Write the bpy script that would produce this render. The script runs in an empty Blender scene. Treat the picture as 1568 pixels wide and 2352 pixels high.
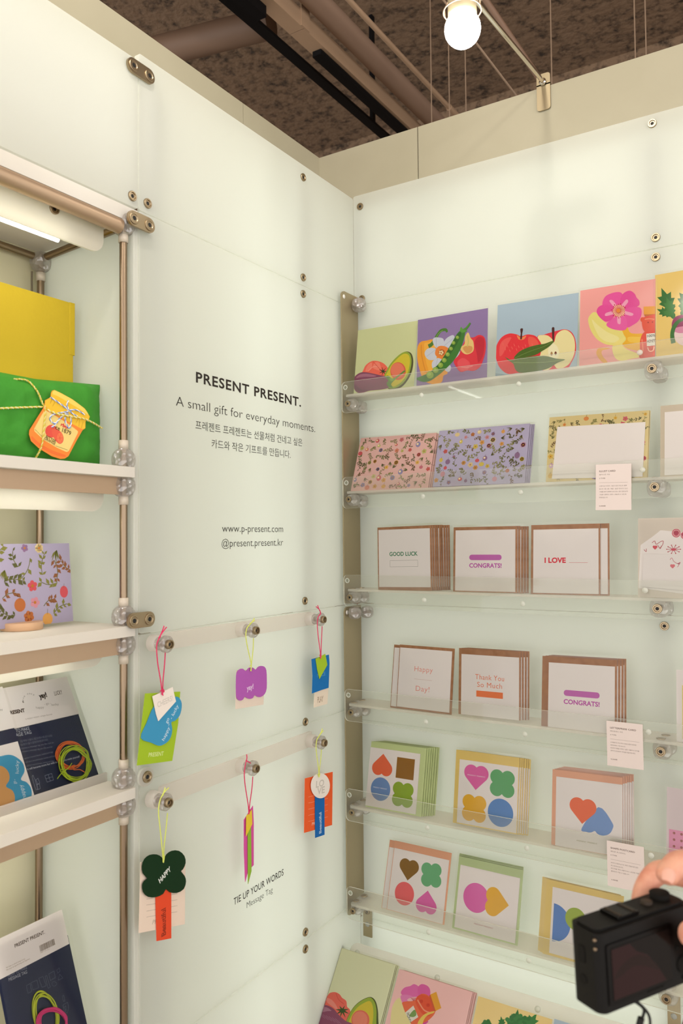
import bpy, math, random
from mathutils import Vector, Matrix
from mathutils import noise as mnoise
random.seed(7)
PI = math.pi
SC = bpy.context.scene
COL = SC.collection

# ------------------------------------------------------------------ camera
CAM = Vector((0.901, -1.493, 1.55))
RX = Vector((0.846213210941284, 0.5327551904212265, -0.009752369336960194))
RU = Vector((0.02609554691004853, -0.023155032930172258, 0.9993912481513274))
RF = Vector((-0.5322050582810232, 0.8459525704962693, 0.03349663282850119))
FPX = 1829.0
cd = bpy.data.cameras.new('camera'); cam = bpy.data.objects.new('camera', cd); COL.objects.link(cam)
cd.sensor_fit = 'VERTICAL'; cd.sensor_height = 36.0; cd.sensor_width = 24.0
cd.lens = FPX / 2352 * 36.0
cd.clip_start = 0.02
cam.matrix_world = Matrix(((RX.x, RU.x, -RF.x, CAM.x), (RX.y, RU.y, -RF.y, CAM.y), (RX.z, RU.z, -RF.z, CAM.z), (0, 0, 0, 1)))
cd.dof.use_dof = True; cd.dof.focus_distance = 1.5; cd.dof.aperture_fstop = 6.6
SC.camera = cam
# ------------------------------------------------------------------ world, exposure
vs = SC.view_settings
vs.view_transform = 'Standard'; vs.look = 'None'; vs.gamma = 1.0; vs.exposure = -0.13
try: vs.use_curve_mapping = False
except Exception: pass
W = bpy.data.worlds.new('world'); SC.world = W; W.use_nodes = True
W.node_tree.nodes['Background'].inputs[0].default_value = (1.0, 0.965, 0.945, 1)
W.node_tree.nodes['Background'].inputs[1].default_value = 2.3
SC.cycles.transparent_max_bounces = 40
SC.cycles.max_bounces = 10
SC.cycles.sample_clamp_indirect = 6.0
SC.cycles.caustics_refractive = False; SC.cycles.caustics_reflective = False

def area(name, loc, to, sx, sy, power, col):
    l = bpy.data.lights.new(name, 'AREA'); l.shape = 'RECTANGLE'; l.size = sx; l.size_y = sy; l.energy = power; l.color = col
    o = bpy.data.objects.new(name, l); COL.objects.link(o)
    o.location = loc; o.rotation_euler = Vector(to).to_track_quat('-Z', 'Z').to_euler()
    return o
LED = (0.94, 1.0, 0.97)
K = 0.60
# LED bars standing inside the light boxes behind the frosted wall panels
for z_, p_ in ((2.18, 1.15), (1.78, 1.35), (1.36, 0.8), (0.98, 1.1), (0.62, 2.8)):
    area('light_box_bar', (0.42, 0.175, z_), (0, -1, 0), 1.5, 0.22, p_*K, LED)
for z_, p_ in ((2.14, 0.6), (1.72, 0.5), (1.28, 0.5), (0.72, 0.95)):
    area('light_box_bar', (-0.192, -0.27, z_), (1, 0, 0), 0.6, 0.22, p_*K, LED)
area('light_box_bar', (-0.11, -0.30, 1.30), (0, -1, 0), 0.14, 1.9, 0.55*K, LED)  # extra area light added to brighten the end panel of the shelf unit
# unseen shop lamps: point lights placed over the aisle
def point(name, loc, power, col, r=0.03):
    l = bpy.data.lights.new(name, 'POINT'); l.energy = power; l.color = col; l.shadow_soft_size = r
    o = bpy.data.objects.new(name, l); COL.objects.link(o); o.location = loc
WARM = (1.0, 0.92, 0.82)
point('unseen_bulb', (1.15, -1.35, 2.75), 16, WARM, 0.04)
point('unseen_bulb', (0.45, -2.1, 2.75), 20, WARM, 0.04)
point('unseen_bulb', (0.40, -0.95, 2.75), 15, WARM, 0.035)  # extra unseen bulb added to brighten the postcards on the tilted board
point('unseen_bulb', (1.9, -0.7, 2.75), 16, WARM, 0.04)

# ------------------------------------------------------------------ geometry helpers
def ray(px, py): return RX * ((px - 784) / FPX) + RU * (-(py - 1176) / FPX) + RF
def hit(px, py, ax, v):
    d = ray(px, py); return CAM + d * ((v - CAM[ax]) / d[ax])
def hitp(px, py, o, n):
    d = ray(px, py); return CAM + d * ((o - CAM).dot(n) / d.dot(n))
def pd(px, py, depth): return CAM + ray(px, py) * depth
def Z(ox, oy, s): return lambda pts: [(ox + x / s, oy + y / s) for x, y in pts]
def frame(o, x, y):
    x = x.normalized(); n = x.cross(y).normalized(); y = n.cross(x)
    return Matrix(((x.x, y.x, n.x, o.x), (x.y, y.y, n.y, o.y), (x.z, y.z, n.z, o.z), (0, 0, 0, 1)))
def lin(c): return c / 12.92 if c <= 0.04045 else ((c + 0.055) / 1.055) ** 2.4
def hexc(h): return tuple(lin(int(h[i:i + 2], 16) / 255) for i in (1, 3, 5)) + (1.0,)

MATS = {}
def pmat(name, col, rough=0.6, metal=0.0, **kw):
    if name in MATS: return MATS[name]
    m = bpy.data.materials.new(name); m.use_nodes = True
    b = m.node_tree.nodes['Principled BSDF']
    b.inputs['Base Color'].default_value = hexc(col) if isinstance(col, str) else col
    b.inputs['Roughness'].default_value = rough; b.inputs['Metallic'].default_value = metal
    for k, v in kw.items(): b.inputs[k].default_value = v
    MATS[name] = m
    return m
def ink(h): return pmat('ink_' + h[1:], h, 0.6, 0, **{'Specular IOR Level': .14})
def nodes(name):
    m = bpy.data.materials.new(name); m.use_nodes = True
    nt = m.node_tree; nt.nodes.clear(); MATS[name] = m
    out = nt.nodes.new('ShaderNodeOutputMaterial')
    return m, nt, out
def bump(m, scale, strength, detail=4, dist=0.01, stretch=None):
    nt = m.node_tree; b = nt.nodes['Principled BSDF']
    tc = nt.nodes.new('ShaderNodeTexCoord'); mp = nt.nodes.new('ShaderNodeMapping'); n = nt.nodes.new('ShaderNodeTexNoise'); bp = nt.nodes.new('ShaderNodeBump')
    if stretch: mp.inputs['Scale'].default_value = stretch
    n.inputs['Scale'].default_value = scale; n.inputs['Detail'].default_value = detail
    bp.inputs['Strength'].default_value = strength; bp.inputs['Distance'].default_value = dist
    nt.links.new(tc.outputs['Object'], mp.inputs[0]); nt.links.new(mp.outputs[0], n.inputs[0]); nt.links.new(n.outputs[0], bp.inputs['Height']); nt.links.new(bp.outputs[0], b.inputs['Normal'])
    return m
def colvar(m, c1, c2, scale, detail=6, lo=0.35, hi=0.65, stretch=None):
    nt = m.node_tree; b = nt.nodes['Principled BSDF']
    tc = nt.nodes.new('ShaderNodeTexCoord'); mp = nt.nodes.new('ShaderNodeMapping'); n = nt.nodes.new('ShaderNodeTexNoise'); r = nt.nodes.new('ShaderNodeValToRGB')
    if stretch: mp.inputs['Scale'].default_value = stretch
    n.inputs['Scale'].default_value = scale; n.inputs['Detail'].default_value = detail
    r.color_ramp.elements[0].position = lo; r.color_ramp.elements[0].color = hexc(c1)
    r.color_ramp.elements[1].position = hi; r.color_ramp.elements[1].color = hexc(c2)
    nt.links.new(tc.outputs['Object'], mp.inputs[0]); nt.links.new(mp.outputs[0], n.inputs[0]); nt.links.new(n.outputs[0], r.inputs[0]); nt.links.new(r.outputs[0], b.inputs['Base Color'])
    return m

# frosted acrylic that lets the light boxes glow through
def frosted(name, col, trans, gloss=0.05, rough=0.25, clear=0.0):
    m, nt, out = nodes(name)
    d = nt.nodes.new('ShaderNodeBsdfDiffuse'); t = nt.nodes.new('ShaderNodeBsdfTranslucent'); g = nt.nodes.new('ShaderNodeBsdfGlossy')
    for n in (d, t): n.inputs[0].default_value = hexc(col)
    g.inputs['Roughness'].default_value = rough
    mx = nt.nodes.new('ShaderNodeMixShader'); mx.inputs[0].default_value = trans
    nt.links.new(d.outputs[0], mx.inputs[1]); nt.links.new(t.outputs[0], mx.inputs[2])
    last = mx
    if clear > 0:
        tr = nt.nodes.new('ShaderNodeBsdfTransparent'); tr.inputs[0].default_value = (0.97, 0.98, 0.96, 1)
        m3 = nt.nodes.new('ShaderNodeMixShader'); m3.inputs[0].default_value = clear
        nt.links.new(mx.outputs[0], m3.inputs[1]); nt.links.new(tr.outputs[0], m3.inputs[2]); last = m3
    m2 = nt.nodes.new('ShaderNodeMixShader'); m2.inputs[0].default_value = gloss
    nt.links.new(last.outputs[0], m2.inputs[1]); nt.links.new(g.outputs[0], m2.inputs[2]); nt.links.new(m2.outputs[0], out.inputs[0])
    return m
M_PANEL = frosted('frosted_white_acrylic', '#f3f5ef', 0.70, 0.018, 0.5)
M_EDGE = frosted('acrylic_cut_edge', '#f6f8f0', 0.5, 0.05, 0.3, 0.15)
M_SHELF = frosted('frosted_shelf_acrylic', '#f3efe6', 0.35, 0.04, 0.3)
M_LEDGE = frosted('frosted_ledge_acrylic', '#f6f1ea', 0.6, 0.03, 0.25, 0.42)
M_LIP = frosted('clear_lip_acrylic', '#faf6f2', 0.5, 0.02, 0.03, 0.945)
M_APRON = frosted('frosted_diffuser_acrylic', '#f2efe4', 0.55, 0.04, 0.3, 0.0)
M_BAR = frosted('frosted_bar_acrylic', '#fdf8f4', 0.72, 0.04, 0.25, 0.30)
def film(name):
    m, nt, out = nodes(name)
    tr = nt.nodes.new('ShaderNodeBsdfTransparent'); g = nt.nodes.new('ShaderNodeBsdfGlossy'); f = nt.nodes.new('ShaderNodeFresnel'); mx = nt.nodes.new('ShaderNodeMixShader')
    tr.inputs[0].default_value = (0.985, 0.985, 0.975, 1); g.inputs['Roughness'].default_value = 0.16; f.inputs[0].default_value = 1.36
    nt.links.new(f.outputs[0], mx.inputs[0]); nt.links.new(tr.outputs[0], mx.inputs[1]); nt.links.new(g.outputs[0], mx.inputs[2]); nt.links.new(mx.outputs[0], out.inputs[0])
    return m
M_FILM = film('clear_sleeve_film')
M_GLASS = frosted('clear_knob_plastic', '#ece3df', 0.5, 0.15, 0.06, 0.56)
def facet(m, scale, strength):
    nt = m.node_tree; tc = nt.nodes.new('ShaderNodeTexCoord'); v = nt.nodes.new('ShaderNodeTexVoronoi'); b = nt.nodes.new('ShaderNodeBump')
    v.inputs['Scale'].default_value = scale; b.inputs['Strength'].default_value = strength; b.inputs['Distance'].default_value = .01
    nt.links.new(tc.outputs['Object'], v.inputs['Vector']); nt.links.new(v.outputs['Distance'], b.inputs['Height'])
    for n in nt.nodes:
        if n.type in ('BSDF_DIFFUSE', 'BSDF_GLOSSY', 'BSDF_TRANSLUCENT'): nt.links.new(b.outputs[0], n.inputs['Normal'])
facet(M_GLASS, 110, .8)
M_METAL = bump(pmat('brushed_nickel', '#93806a', 0.30, 1.0), 60, 0.05, 3, 0.002, (1, 1, 30))
M_RAIL = bump(pmat('brushed_rail_metal', '#c0a68c', 0.45, 0.8), 60, 0.05, 3, 0.002, (1, .1, 30))
M_PLATE = bump(pmat('brushed_steel_plate', '#aa9c7e', 0.42, 0.75), 40, 0.05, 3, 0.002, (1, 1, 0.1))
M_SCREW = pmat('polished_screw', '#a8977c', 0.36, 1.0)
M_HEX = pmat('black_hex_socket', '#0a0806', 0.6)
M_CHROME = pmat('chrome_fitting', '#d9d4cb', 0.12, 1.0)
M_COLLAR = pmat('pale_collar_plastic', '#cabfae', .3)
M_FASCIA = pmat('cream_painted_fascia', '#d8cfb4', 0.6)
M_TEXT = pmat('dark_vinyl_lettering', '#1d120b', 0.6)
M_WHITE = pmat('white_paper', '#f1e9e3', 0.7)
M_KRAFT = colvar(pmat('kraft_paper', '#a8764f', 0.7, 0, **{'Specular IOR Level': .15}), '#9c6a45', '#b07e57', 90)

class MB:
    """collects polygons, boxes and tubes for one mesh"""
    def __init__(s): s.v = []; s.f = []; s.m = []; s.sm = []; s.mats = []
    def mi(s, mat):
        if mat not in s.mats: s.mats.append(mat)
        return s.mats.index(mat)
    def add(s, vs, fs, mat, smooth=False, fr=None):
        o = len(s.v)
        s.v += [tuple(fr @ Vector(v)) if fr is not None else tuple(v) for v in vs]
        k = s.mi(mat)
        for f in fs: s.f.append(tuple(i + o for i in f)); s.m.append(k); s.sm.append(smooth)
        return s
    def poly(s, pts, z, mat, fr=None): return s.add([(x, y, z) for x, y in pts], [tuple(range(len(pts)))], mat, False, fr)
    def prism(s, pts, z0, z1, mat, side=None, fr=None, smooth=False):
        n = len(pts); side = side or mat
        ar = sum(pts[i][0] * pts[(i + 1) % n][1] - pts[(i + 1) % n][0] * pts[i][1] for i in range(n))
        if ar < 0: pts = pts[::-1]
        vs = [(x, y, z0) for x, y in pts] + [(x, y, z1) for x, y in pts]
        s.add(vs, [tuple(range(n, 2 * n)), tuple(range(n - 1, -1, -1))], mat, False, fr)
        return s.add(vs, [(i, (i + 1) % n, n + (i + 1) % n, n + i) for i in range(n)], side, smooth, fr)
    def box(s, a, b, mat, fr=None, bev=0.0):
        x0, y0, z0 = a; x1, y1, z1 = b
        if bev > 0:
            return s.prism(rrect(x0, y0, x1, y1, bev), z0, z1, mat, None, fr)
        return s.prism([(x0, y0), (x1, y0), (x1, y1), (x0, y1)], z0, z1, mat, None, fr)
    def tube(s, path, r, mat, n=8, closed=False, cap=True):
        path = [Vector(p) for p in path]; N = len(path); rings = []; up = None
        for i, p in enumerate(path):
            a = path[(i - 1) % N] if (closed or i > 0) else p; b = path[(i + 1) % N] if (closed or i < N - 1) else p
            t = (b - a); t = t.normalized() if t.length > 1e-9 else Vector((0, 0, 1))
            if up is None:
                up = Vector((0, 0, 1)) if abs(t.z) < 0.9 else Vector((1, 0, 0))
            u = (up - t * up.dot(t)); u = u.normalized() if u.length > 1e-6 else t.orthogonal().normalized(); up = u; w = t.cross(u)
            rr = r[i] if isinstance(r, (list, tuple)) else r
            rings.append([p + (u * math.cos(2 * PI * k / n) + w * math.sin(2 * PI * k / n)) * rr for k in range(n)])
        vs = [q for rg in rings for q in rg]; fs = []
        for i in range(N if closed else N - 1):
            j = (i + 1) % N
            fs += [(i * n + k, i * n + (k + 1) % n, j * n + (k + 1) % n, j * n + k) for k in range(n)]
        s.add(vs, fs, mat, True)
        if cap and not closed: s.add(vs, [tuple(range(n - 1, -1, -1)), tuple((N - 1) * n + k for k in range(n))], mat)
        return s
    def lathe(s, prof, mat, n=24, fr=None, smooth=True):
        """profile (r, z) about local z"""
        vs = [(r * math.cos(2 * PI * k / n), r * math.sin(2 * PI * k / n), z) for r, z in prof for k in range(n)]
        fs = [(i * n + k, i * n + (k + 1) % n, (i + 1) * n + (k + 1) % n, (i + 1) * n + k) for i in range(len(prof) - 1) for k in range(n)]
        s.add(vs, fs, mat, smooth, fr)
        caps = []
        if prof[0][0] > 1e-6: caps.append(tuple(range(n - 1, -1, -1)))
        if prof[-1][0] > 1e-6: caps.append(tuple((len(prof) - 1) * n + k for k in range(n)))
        if caps: s.add(vs, caps, mat, False, fr)
        return s
    def ball(s, c, r, mat, n=20, sq=(1, 1, 1), e=1.0):
        vs = []; fs = []; m = n // 2
        sg = lambda x, p: math.copysign(abs(x) ** p, x)
        for i in range(m + 1):
            a = -PI / 2 + PI * i / m
            for k in range(n):
                b = 2 * PI * k / n
                vs.append((c[0] + r * sq[0] * sg(math.cos(a), e) * sg(math.cos(b), e), c[1] + r * sq[1] * sg(math.cos(a), e) * sg(math.sin(b), e), c[2] + r * sq[2] * sg(math.sin(a), e)))
        for i in range(m):
            fs += [(i * n + k, i * n + (k + 1) % n, (i + 1) * n + (k + 1) % n, (i + 1) * n + k) for k in range(n)]
        return s.add(vs, fs, mat, True)
    def text(s, body, x, y, w, h, mat, z=0.0, bold=0.0, shear=0.0, rot=0.0, align='L', fr=None, space=1.0):
        """baseline at (x, y), cap height h, total width w (None keeps the font's own)"""
        vs, fs, tw = text_geo(body, bold, shear, space)
        sy = h / 0.70; sx = (w / tw) if w else sy
        wid = tw * sx; ox = {'L': 0, 'C': -wid / 2, 'R': -wid}[align]; c, q = math.cos(rot), math.sin(rot)
        out = []
        for a, b in vs:
            a = a * sx + ox; b = b * sy; out.append((x + a * c - b * q, y + a * q + b * c, z))
        return s.add(out, fs, mat, False, fr)
    def build(s, name, parent=None, M=None):
        me = bpy.data.meshes.new(name); me.from_pydata(s.v, [], s.f)
        for m in s.mats: me.materials.append(m)
        me.polygons.foreach_set('material_index', s.m); me.polygons.foreach_set('use_smooth', s.sm); me.update()
        o = bpy.data.objects.new(name, me); COL.objects.link(o)
        if parent is not None: o.parent = parent
        if M is not None: o.matrix_basis = M
        return o

_T = {}
def text_geo(body, bold, shear, space):
    k = (body, bold, shear, space)
    if k not in _T:
        c = bpy.data.curves.new('lettering', 'FONT'); c.body = body; c.size = 1; c.offset = bold; c.shear = shear; c.space_character = space; c.resolution_u = 3
        o = bpy.data.objects.new('lettering', c); me = bpy.data.meshes.new_from_object(o)
        vs = [(v.co.x, v.co.y) for v in me.vertices]; fs = [tuple(p.vertices) for p in me.polygons]
        x0 = min(v[0] for v in vs); x1 = max(v[0] for v in vs)
        _T[k] = ([(a - x0, b) for a, b in vs], fs, x1 - x0)
        bpy.data.objects.remove(o); bpy.data.curves.remove(c); bpy.data.meshes.remove(me)
    return _T[k]

def rrect(x0, y0, x1, y1, r, n=5, corners=(1, 1, 1, 1)):
    out = []
    for (cx, cy, a0, on, px, py) in ((x1 - r, y0 + r, -90, corners[0], x1, y0), (x1 - r, y1 - r, 0, corners[1], x1, y1), (x0 + r, y1 - r, 90, corners[2], x0, y1), (x0 + r, y0 + r, 180, corners[3], x0, y0)):
        if on: out += [(cx + r * math.cos(math.radians(a0 + 90 * i / n)), cy + r * math.sin(math.radians(a0 + 90 * i / n))) for i in range(n + 1)]
        else: out.append((px, py))
    return out
def spline(pts, n=5, closed=True):
    N = len(pts); out = []; D = len(pts[0])
    rng = range(N) if closed else range(N - 1)
    for i in rng:
        if closed: p = [pts[(i + k) % N] for k in (-1, 0, 1, 2)]
        else: p = [pts[max(0, min(N - 1, i + k))] for k in (-1, 0, 1, 2)]
        for j in range(n):
            t = j / n
            out.append(tuple(0.5 * (2 * p[1][d] + (p[2][d] - p[0][d]) * t + (2 * p[0][d] - 5 * p[1][d] + 4 * p[2][d] - p[3][d]) * t * t + (3 * p[1][d] - p[0][d] - 3 * p[2][d] + p[3][d]) * t ** 3) for d in range(D)))
    if not closed: out.append(tuple(pts[-1]))
    return out
def circ(cx, cy, r, n=36, ry=None): return [(cx + r * math.cos(2 * PI * k / n), cy + (ry or r) * math.sin(2 * PI * k / n)) for k in range(n)]
def rot2(pts, cx, cy, a):
    c, s = math.cos(a), math.sin(a); return [(cx + (x - cx) * c - (y - cy) * s, cy + (x - cx) * s + (y - cy) * c) for x, y in pts]
def heart(cx, cy, wd, a=0.0):
    R = wd / (2 + math.sqrt(2)) ; q = math.sqrt(2); pts = [(0, 0)]
    for k in range(17):
        t = -PI / 4 + PI * k / 16; pts.append((R / q + R * math.cos(t), 3 * R / q + R * math.sin(t)))
    for k in range(17):
        t = PI / 4 + PI * k / 16; pts.append((-R / q + R * math.cos(t), 3 * R / q + R * math.sin(t)))
    H = (3 / q + 1) * R
    return rot2([(cx + x, cy + y - H / 2) for x, y in pts], cx, cy, a)
def clover(cx, cy, r, a=0.0, k=0.56, n=72):
    """four overlapping discs, outer half-width r"""
    rc = r * k; d = (r - rc) * math.sqrt(2); out = []
    for i in range(n):
        t = 2 * PI * i / n; best = 0
        for j in range(4):
            dt = t - (PI / 4 + PI / 2 * j); s = d * math.sin(dt)
            if abs(s) < rc: best = max(best, d * math.cos(dt) + math.sqrt(rc * rc - s * s))
        out.append((cx + best * math.cos(t + a), cy + best * math.sin(t + a)))
    return out
def stroke(pts, wd):
    """flat band following a polyline"""
    L = []; R = []
    for i, p in enumerate(pts):
        a = pts[max(0, i - 1)]; b = pts[min(len(pts) - 1, i + 1)]
        dx, dy = b[0] - a[0], b[1] - a[1]; l = math.hypot(dx, dy) or 1
        if isinstance(wd, (list, tuple)):
            u = i / max(1, len(pts) - 1) * (len(wd) - 1); j = min(int(u), len(wd) - 2); w = wd[j] + (wd[j + 1] - wd[j]) * (u - j)
        else: w = wd
        L.append((p[0] - dy / l * w / 2, p[1] + dx / l * w / 2)); R.append((p[0] + dy / l * w / 2, p[1] - dx / l * w / 2))
    return L + R[::-1]

def tag(o, label=None, cat=None, group=None, kind=None):
    if label: o['label'] = label
    if cat: o['category'] = cat
    if group: o['group'] = group
    if kind: o['kind'] = kind
    return o
def thing(name, label, cat, M=None, group=None):
    o = bpy.data.objects.new(name, None); COL.objects.link(o); o.empty_display_size = 0.02
    o.matrix_world = M if M is not None else Matrix.Identity(4)
    return tag(o, label, cat, group)
def T(x, y, z): return Matrix.Translation((x, y, z))
KIDS = {}
def kid(o):
    KIDS.setdefault(o.parent.name, []).append(o); return o
def copy_tree(root, M, label, group):
    r = root.copy(); COL.objects.link(r); r.matrix_world = M; r['label'] = label; r['group'] = group
    for ch in list(root.children):
        c = ch.copy(); COL.objects.link(c); c.parent = r; c.matrix_basis = ch.matrix_basis
    return r
def struct(o): o['kind'] = 'structure'; return o
# frames for things fixed on the two walls: local x right, y up, z out of the wall
F_RIGHT = Matrix(((1, 0, 0, 0), (0, 0, -1, 0), (0, 1, 0, 0), (0, 0, 0, 1)))      # (x, z, out)  -> world (x, -out, z)
F_LEFT = Matrix(((0, 0, 1, 0), (1, 0, 0, 0), (0, 1, 0, 0), (0, 0, 0, 1)))        # (y, z, out)  -> world (out, y, z)

def screw_mb(mb, fr, r=0.0078, h=0.003):
    mb.lathe([(r, 0), (r, h * 0.7), (r * 0.93, h), (r * 0.70, h), (r * 0.60, h * 0.45), (r * 0.40, h * 0.45)], M_SCREW, 28, fr, False)
    mb.lathe([(r * 0.42, h * 0.45), (r * 0.40, h * 0.5), (0.0, h * 0.5)], M_HEX, 6, fr, False)
    return mb

# ------------------------------------------------------------------ room shell
fl = MB(); fl.box((-5, -5, -0.05), (5, 3, 0), pmat('pale_floor', '#c4baac', 0.4)); struct(fl.build('floor'))
M_CEIL = bump(colvar(pmat('brown_fibre_spray', '#7b634c', 0.95), '#32271d', '#7f6852', 24, 12, 0.36, 0.52), 40, 0.35, 6, 0.02)
M_CEIL.node_tree.nodes['Noise Texture'].inputs['Roughness'].default_value = 0.72
ce = MB(); ce.box((-6, -5, 3.40), (5, 1.75, 3.45), M_CEIL); struct(ce.build('ceiling'))
wb = MB(); wb.box((-6, 1.63, 0), (5, 1.75, 3.40), M_CEIL); struct(wb.build('wall_back'))
# light box carcasses behind the panels
M_CARC = pmat('white_carcass_board', '#f1eee8', 0.7)
M_FV = colvar(pmat('cream_fascia_board', '#a49e88', 0.6), '#9f9982', '#a8a28c', 3)
b = MB(); b.box((-0.104, 0.19, 0.0), (1.45, 0.205, 2.437), M_CARC); b.box((-0.2, 0.0, 0), (-0.19, 0.205, 2.28), M_CARC); struct(b.build('wall_right_backing'))
b = MB(); b.box((-0.215, -0.622, 0.0), (-0.205, 0.0, 2.30), M_CARC); struct(b.build('wall_left_backing'))
# cream fascia boards over the panels (two boards each side)
b = MB(); b.box((-0.1086, 0.03, 2.27), (0.1455, 0.05, 2.437), M_FV)
b.box((0.1475, 0.03, 2.27), (1.45, 0.05, 2.437), M_FV); struct(b.build('trim_1'))
b = MB(); b.box((-0.1286, -1.4, 2.27), (-0.1086, -0.2495, 2.437), M_FV); b.box((-0.1286, -0.2480, 2.27), (-0.1086, 0.05, 2.437), M_FV); struct(b.build('trim_2'))

# ------------------------------------------------------------------ frosted wall panels
OFF = {}
def panel(name, label, F, a, b_, z0, z1, screws=(), r=0.004):
    t = thing(name, label, 'wall panel', F @ T(a, z0, 0)); OFF[t.name] = (a, z0)
    m = MB(); m.prism(rrect(0, 0, b_ - a, z1 - z0, r, 3), -0.009, 0.0, M_PANEL, M_EDGE); m.build('panel_sheet', t)
    for (x, z) in screws:
        s = MB(); screw_mb(s, Matrix.Identity(4)); s.build('screw', t, T(x - a, z - z0, 0))
    return t
def lpt(px, py): p = hit(px, py, 0, 0.002); return (p.y, p.z)
def rpt(px, py): p = hit(px, py, 1, -0.002); return (p.x, p.z)
YS = -0.6362
panel('frosted_panel', 'plain frosted white panel at the upper left above the shelf unit', F_LEFT, -1.40, YS - 0.0014, 2.0575, 2.290, [lpt(305, 450)])
panel('frosted_panel', 'blank frosted panel directly above the panel with the shop lettering', F_LEFT, YS + 0.0003, 0.0, 2.0575, 2.303, [lpt(340, 467), lpt(697, 407), lpt(697, 637)])
P_TXT = panel('frosted_panel', 'tall frosted panel carrying the black shop name lettering', F_LEFT, YS + 0.0003, 0.0, 1.4095, 2.0555, [lpt(697, 675), lpt(701, 1380)])
panel('frosted_panel', 'frosted panel behind the upper row of hanging paper tags', F_LEFT, YS + 0.0003, 0.0, 1.1885, 1.4075, [lpt(702, 1658)])
P_TAG = panel('frosted_panel', 'frosted panel behind the lower row of hanging paper tags with tie up lettering', F_LEFT, YS + 0.0003, 0.0, 0.7765, 1.1865, [lpt(702, 2141)])
panel('frosted_panel', 'lowest frosted panel on the left wall below the tag display', F_LEFT, YS + 0.0003, 0.0, 0.15, 0.7745, [lpt(702, 2180)])
panel('frosted_panel', 'blank glowing frosted panel at the top of the right wall', F_RIGHT, 0.0005, 1.40, 2.0640, 2.308, [rpt(826, 474), rpt(830, 686), rpt(1497, 283), rpt(1505, 545)])
panel('frosted_panel', 'large frosted panel behind the three upper card ledges', F_RIGHT, 0.0005, 1.40, 1.4105, 2.0620, [rpt(1505, 590)])
panel('frosted_panel', 'frosted panel behind the ledge of orange lettered cards', F_RIGHT, 0.0005, 1.40, 1.1590, 1.4085, [rpt(1525, 1438)])
panel('frosted_panel', 'frosted panel behind the ledge of green, yellow and orange shape cards', F_RIGHT, 0.0005, 1.40, 0.9450, 1.1570)
panel('frosted_panel', 'frosted panel behind the lowest clear card ledge', F_RIGHT, 0.0005, 1.40, 0.7400, 0.9430)
panel('frosted_panel', 'frosted panel behind the tilted display board of big postcards', F_RIGHT, 0.0005, 1.40, 0.15, 0.7380)
# posts that carry the panels from behind (they read as soft dark bands)
for i, (x, y, lab) in enumerate(((-0.045, -0.197, 'upright post behind the left wall panels near the corner'), (0.63, 0.032, 'upright post behind the right wall panels'), (0.012, 0.03, 'upright post in the corner behind the right wall panels'), (-0.03, -0.60, 'upright post behind the left wall panels beside the shelf unit'))):
    m = MB(); m.box((x - 0.008, y - 0.008, 0.0), (x + 0.008, y + 0.008, 2.26), M_METAL); tag(m.build('panel_post'), lab, 'post')
m = MB(); m.box((-0.0085, YS - 0.0013, 0.15), (-0.0030, YS + 0.0001, 2.290), pmat('brown_gap_shade', '#6b5238', .6)); struct(m.build('trim_3'))  # brown strip put in to keep the open panel gap dark, shade as colour
# wall lettering
def wall_text(parent, name, body, p0, p1, h, bold=0.0, space=1.0):
    a = hit(*p0, 0, 0.0006); c = hit(*p1, 0, 0.0006)
    m = MB(); m.text(body, 0, 0, c.y - a.y, h, M_TEXT, 0, bold, 0, 0, 'L', None, space)
    o = OFF[parent.name]; m.build(name, parent, T(a.y - o[0], (a.z + c.z) / 2 - o[1], 0.0006))
wall_text(P_TXT, 'heading_lettering', 'PRESENT PRESENT.', (450, 880), (691, 932), 0.0172, 0.022, 1.12)
wall_text(P_TXT, 'tagline_lettering', 'A small gift for everyday moments.', (404, 934.5), (723.5, 990.5), 0.0158, -0.012)
wall_text(P_TXT, 'korean_lettering', '프레젠트 프레젠트는 선물처럼 건네고 싶은', (449, 986), (694, 1022.5), 0.0118, -0.004)
wall_text(P_TXT, 'korean_lettering', '카드와 작은 기프트를 만듭니다.', (486, 1029), (667, 1050), 0.0118, -0.004)
wall_text(P_TXT, 'website_lettering', 'www.p-present.com', (510, 1222), (650, 1222), 0.0132, -0.008)
wall_text(P_TXT, 'account_lettering', '@present.present.kr', (509, 1255.5), (650, 1253.5), 0.0132, -0.008)
wall_text(P_TAG, 'slogan_lettering', 'TIE UP YOUR WORDS', (536.6, 2078), (651, 2011), 0.0118, 0.004, 1.05)
wall_text(P_TAG, 'caption_lettering', 'Message Tag', (566.5, 2085), (626, 2050), 0.0105, -0.012)

# two-bolt link plates
def link_plate(p0, p1, label, out):
    a = hit(*p0, 0, out); c = hit(*p1, 0, out); t = thing('link_plate', label, 'bracket', F_LEFT @ T(a.y, a.z, out))
    dx, dy = c.y - a.y, c.z - a.z; L = math.hypot(dx, dy); R = Matrix.Rotation(math.atan2(dy, dx), 4, 'Z')
    m = MB(); m.prism(rrect(-0.0115, -0.0115, L + 0.0115, 0.0115, 0.0114, 8), -0.004, 0, M_SCREW); m.build('plate', t, R)
    for x in (0, L):
        s = MB(); screw_mb(s, T(x, 0, 0) , 0.0090, 0.0016); s.build('bolt', t, R)
link_plate((307, 150), (343, 174), 'two-bolt metal link plate at the top of the panel seam under the fascia', 0.006)
link_plate((308, 501), (343, 517), 'two-bolt metal link plate beside the ball joint under the top tube', 0.012)
link_plate((308, 1426), (343, 1422), 'two-bolt metal link plate above the upper left tag peg', 0.012)
p = hit(336, 1784, 0, 0.004); t = thing('panel_clip', 'round frosted clip with one bolt below the lime green tag', 'bracket', F_LEFT @ T(p.y, p.z, 0))
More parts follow.
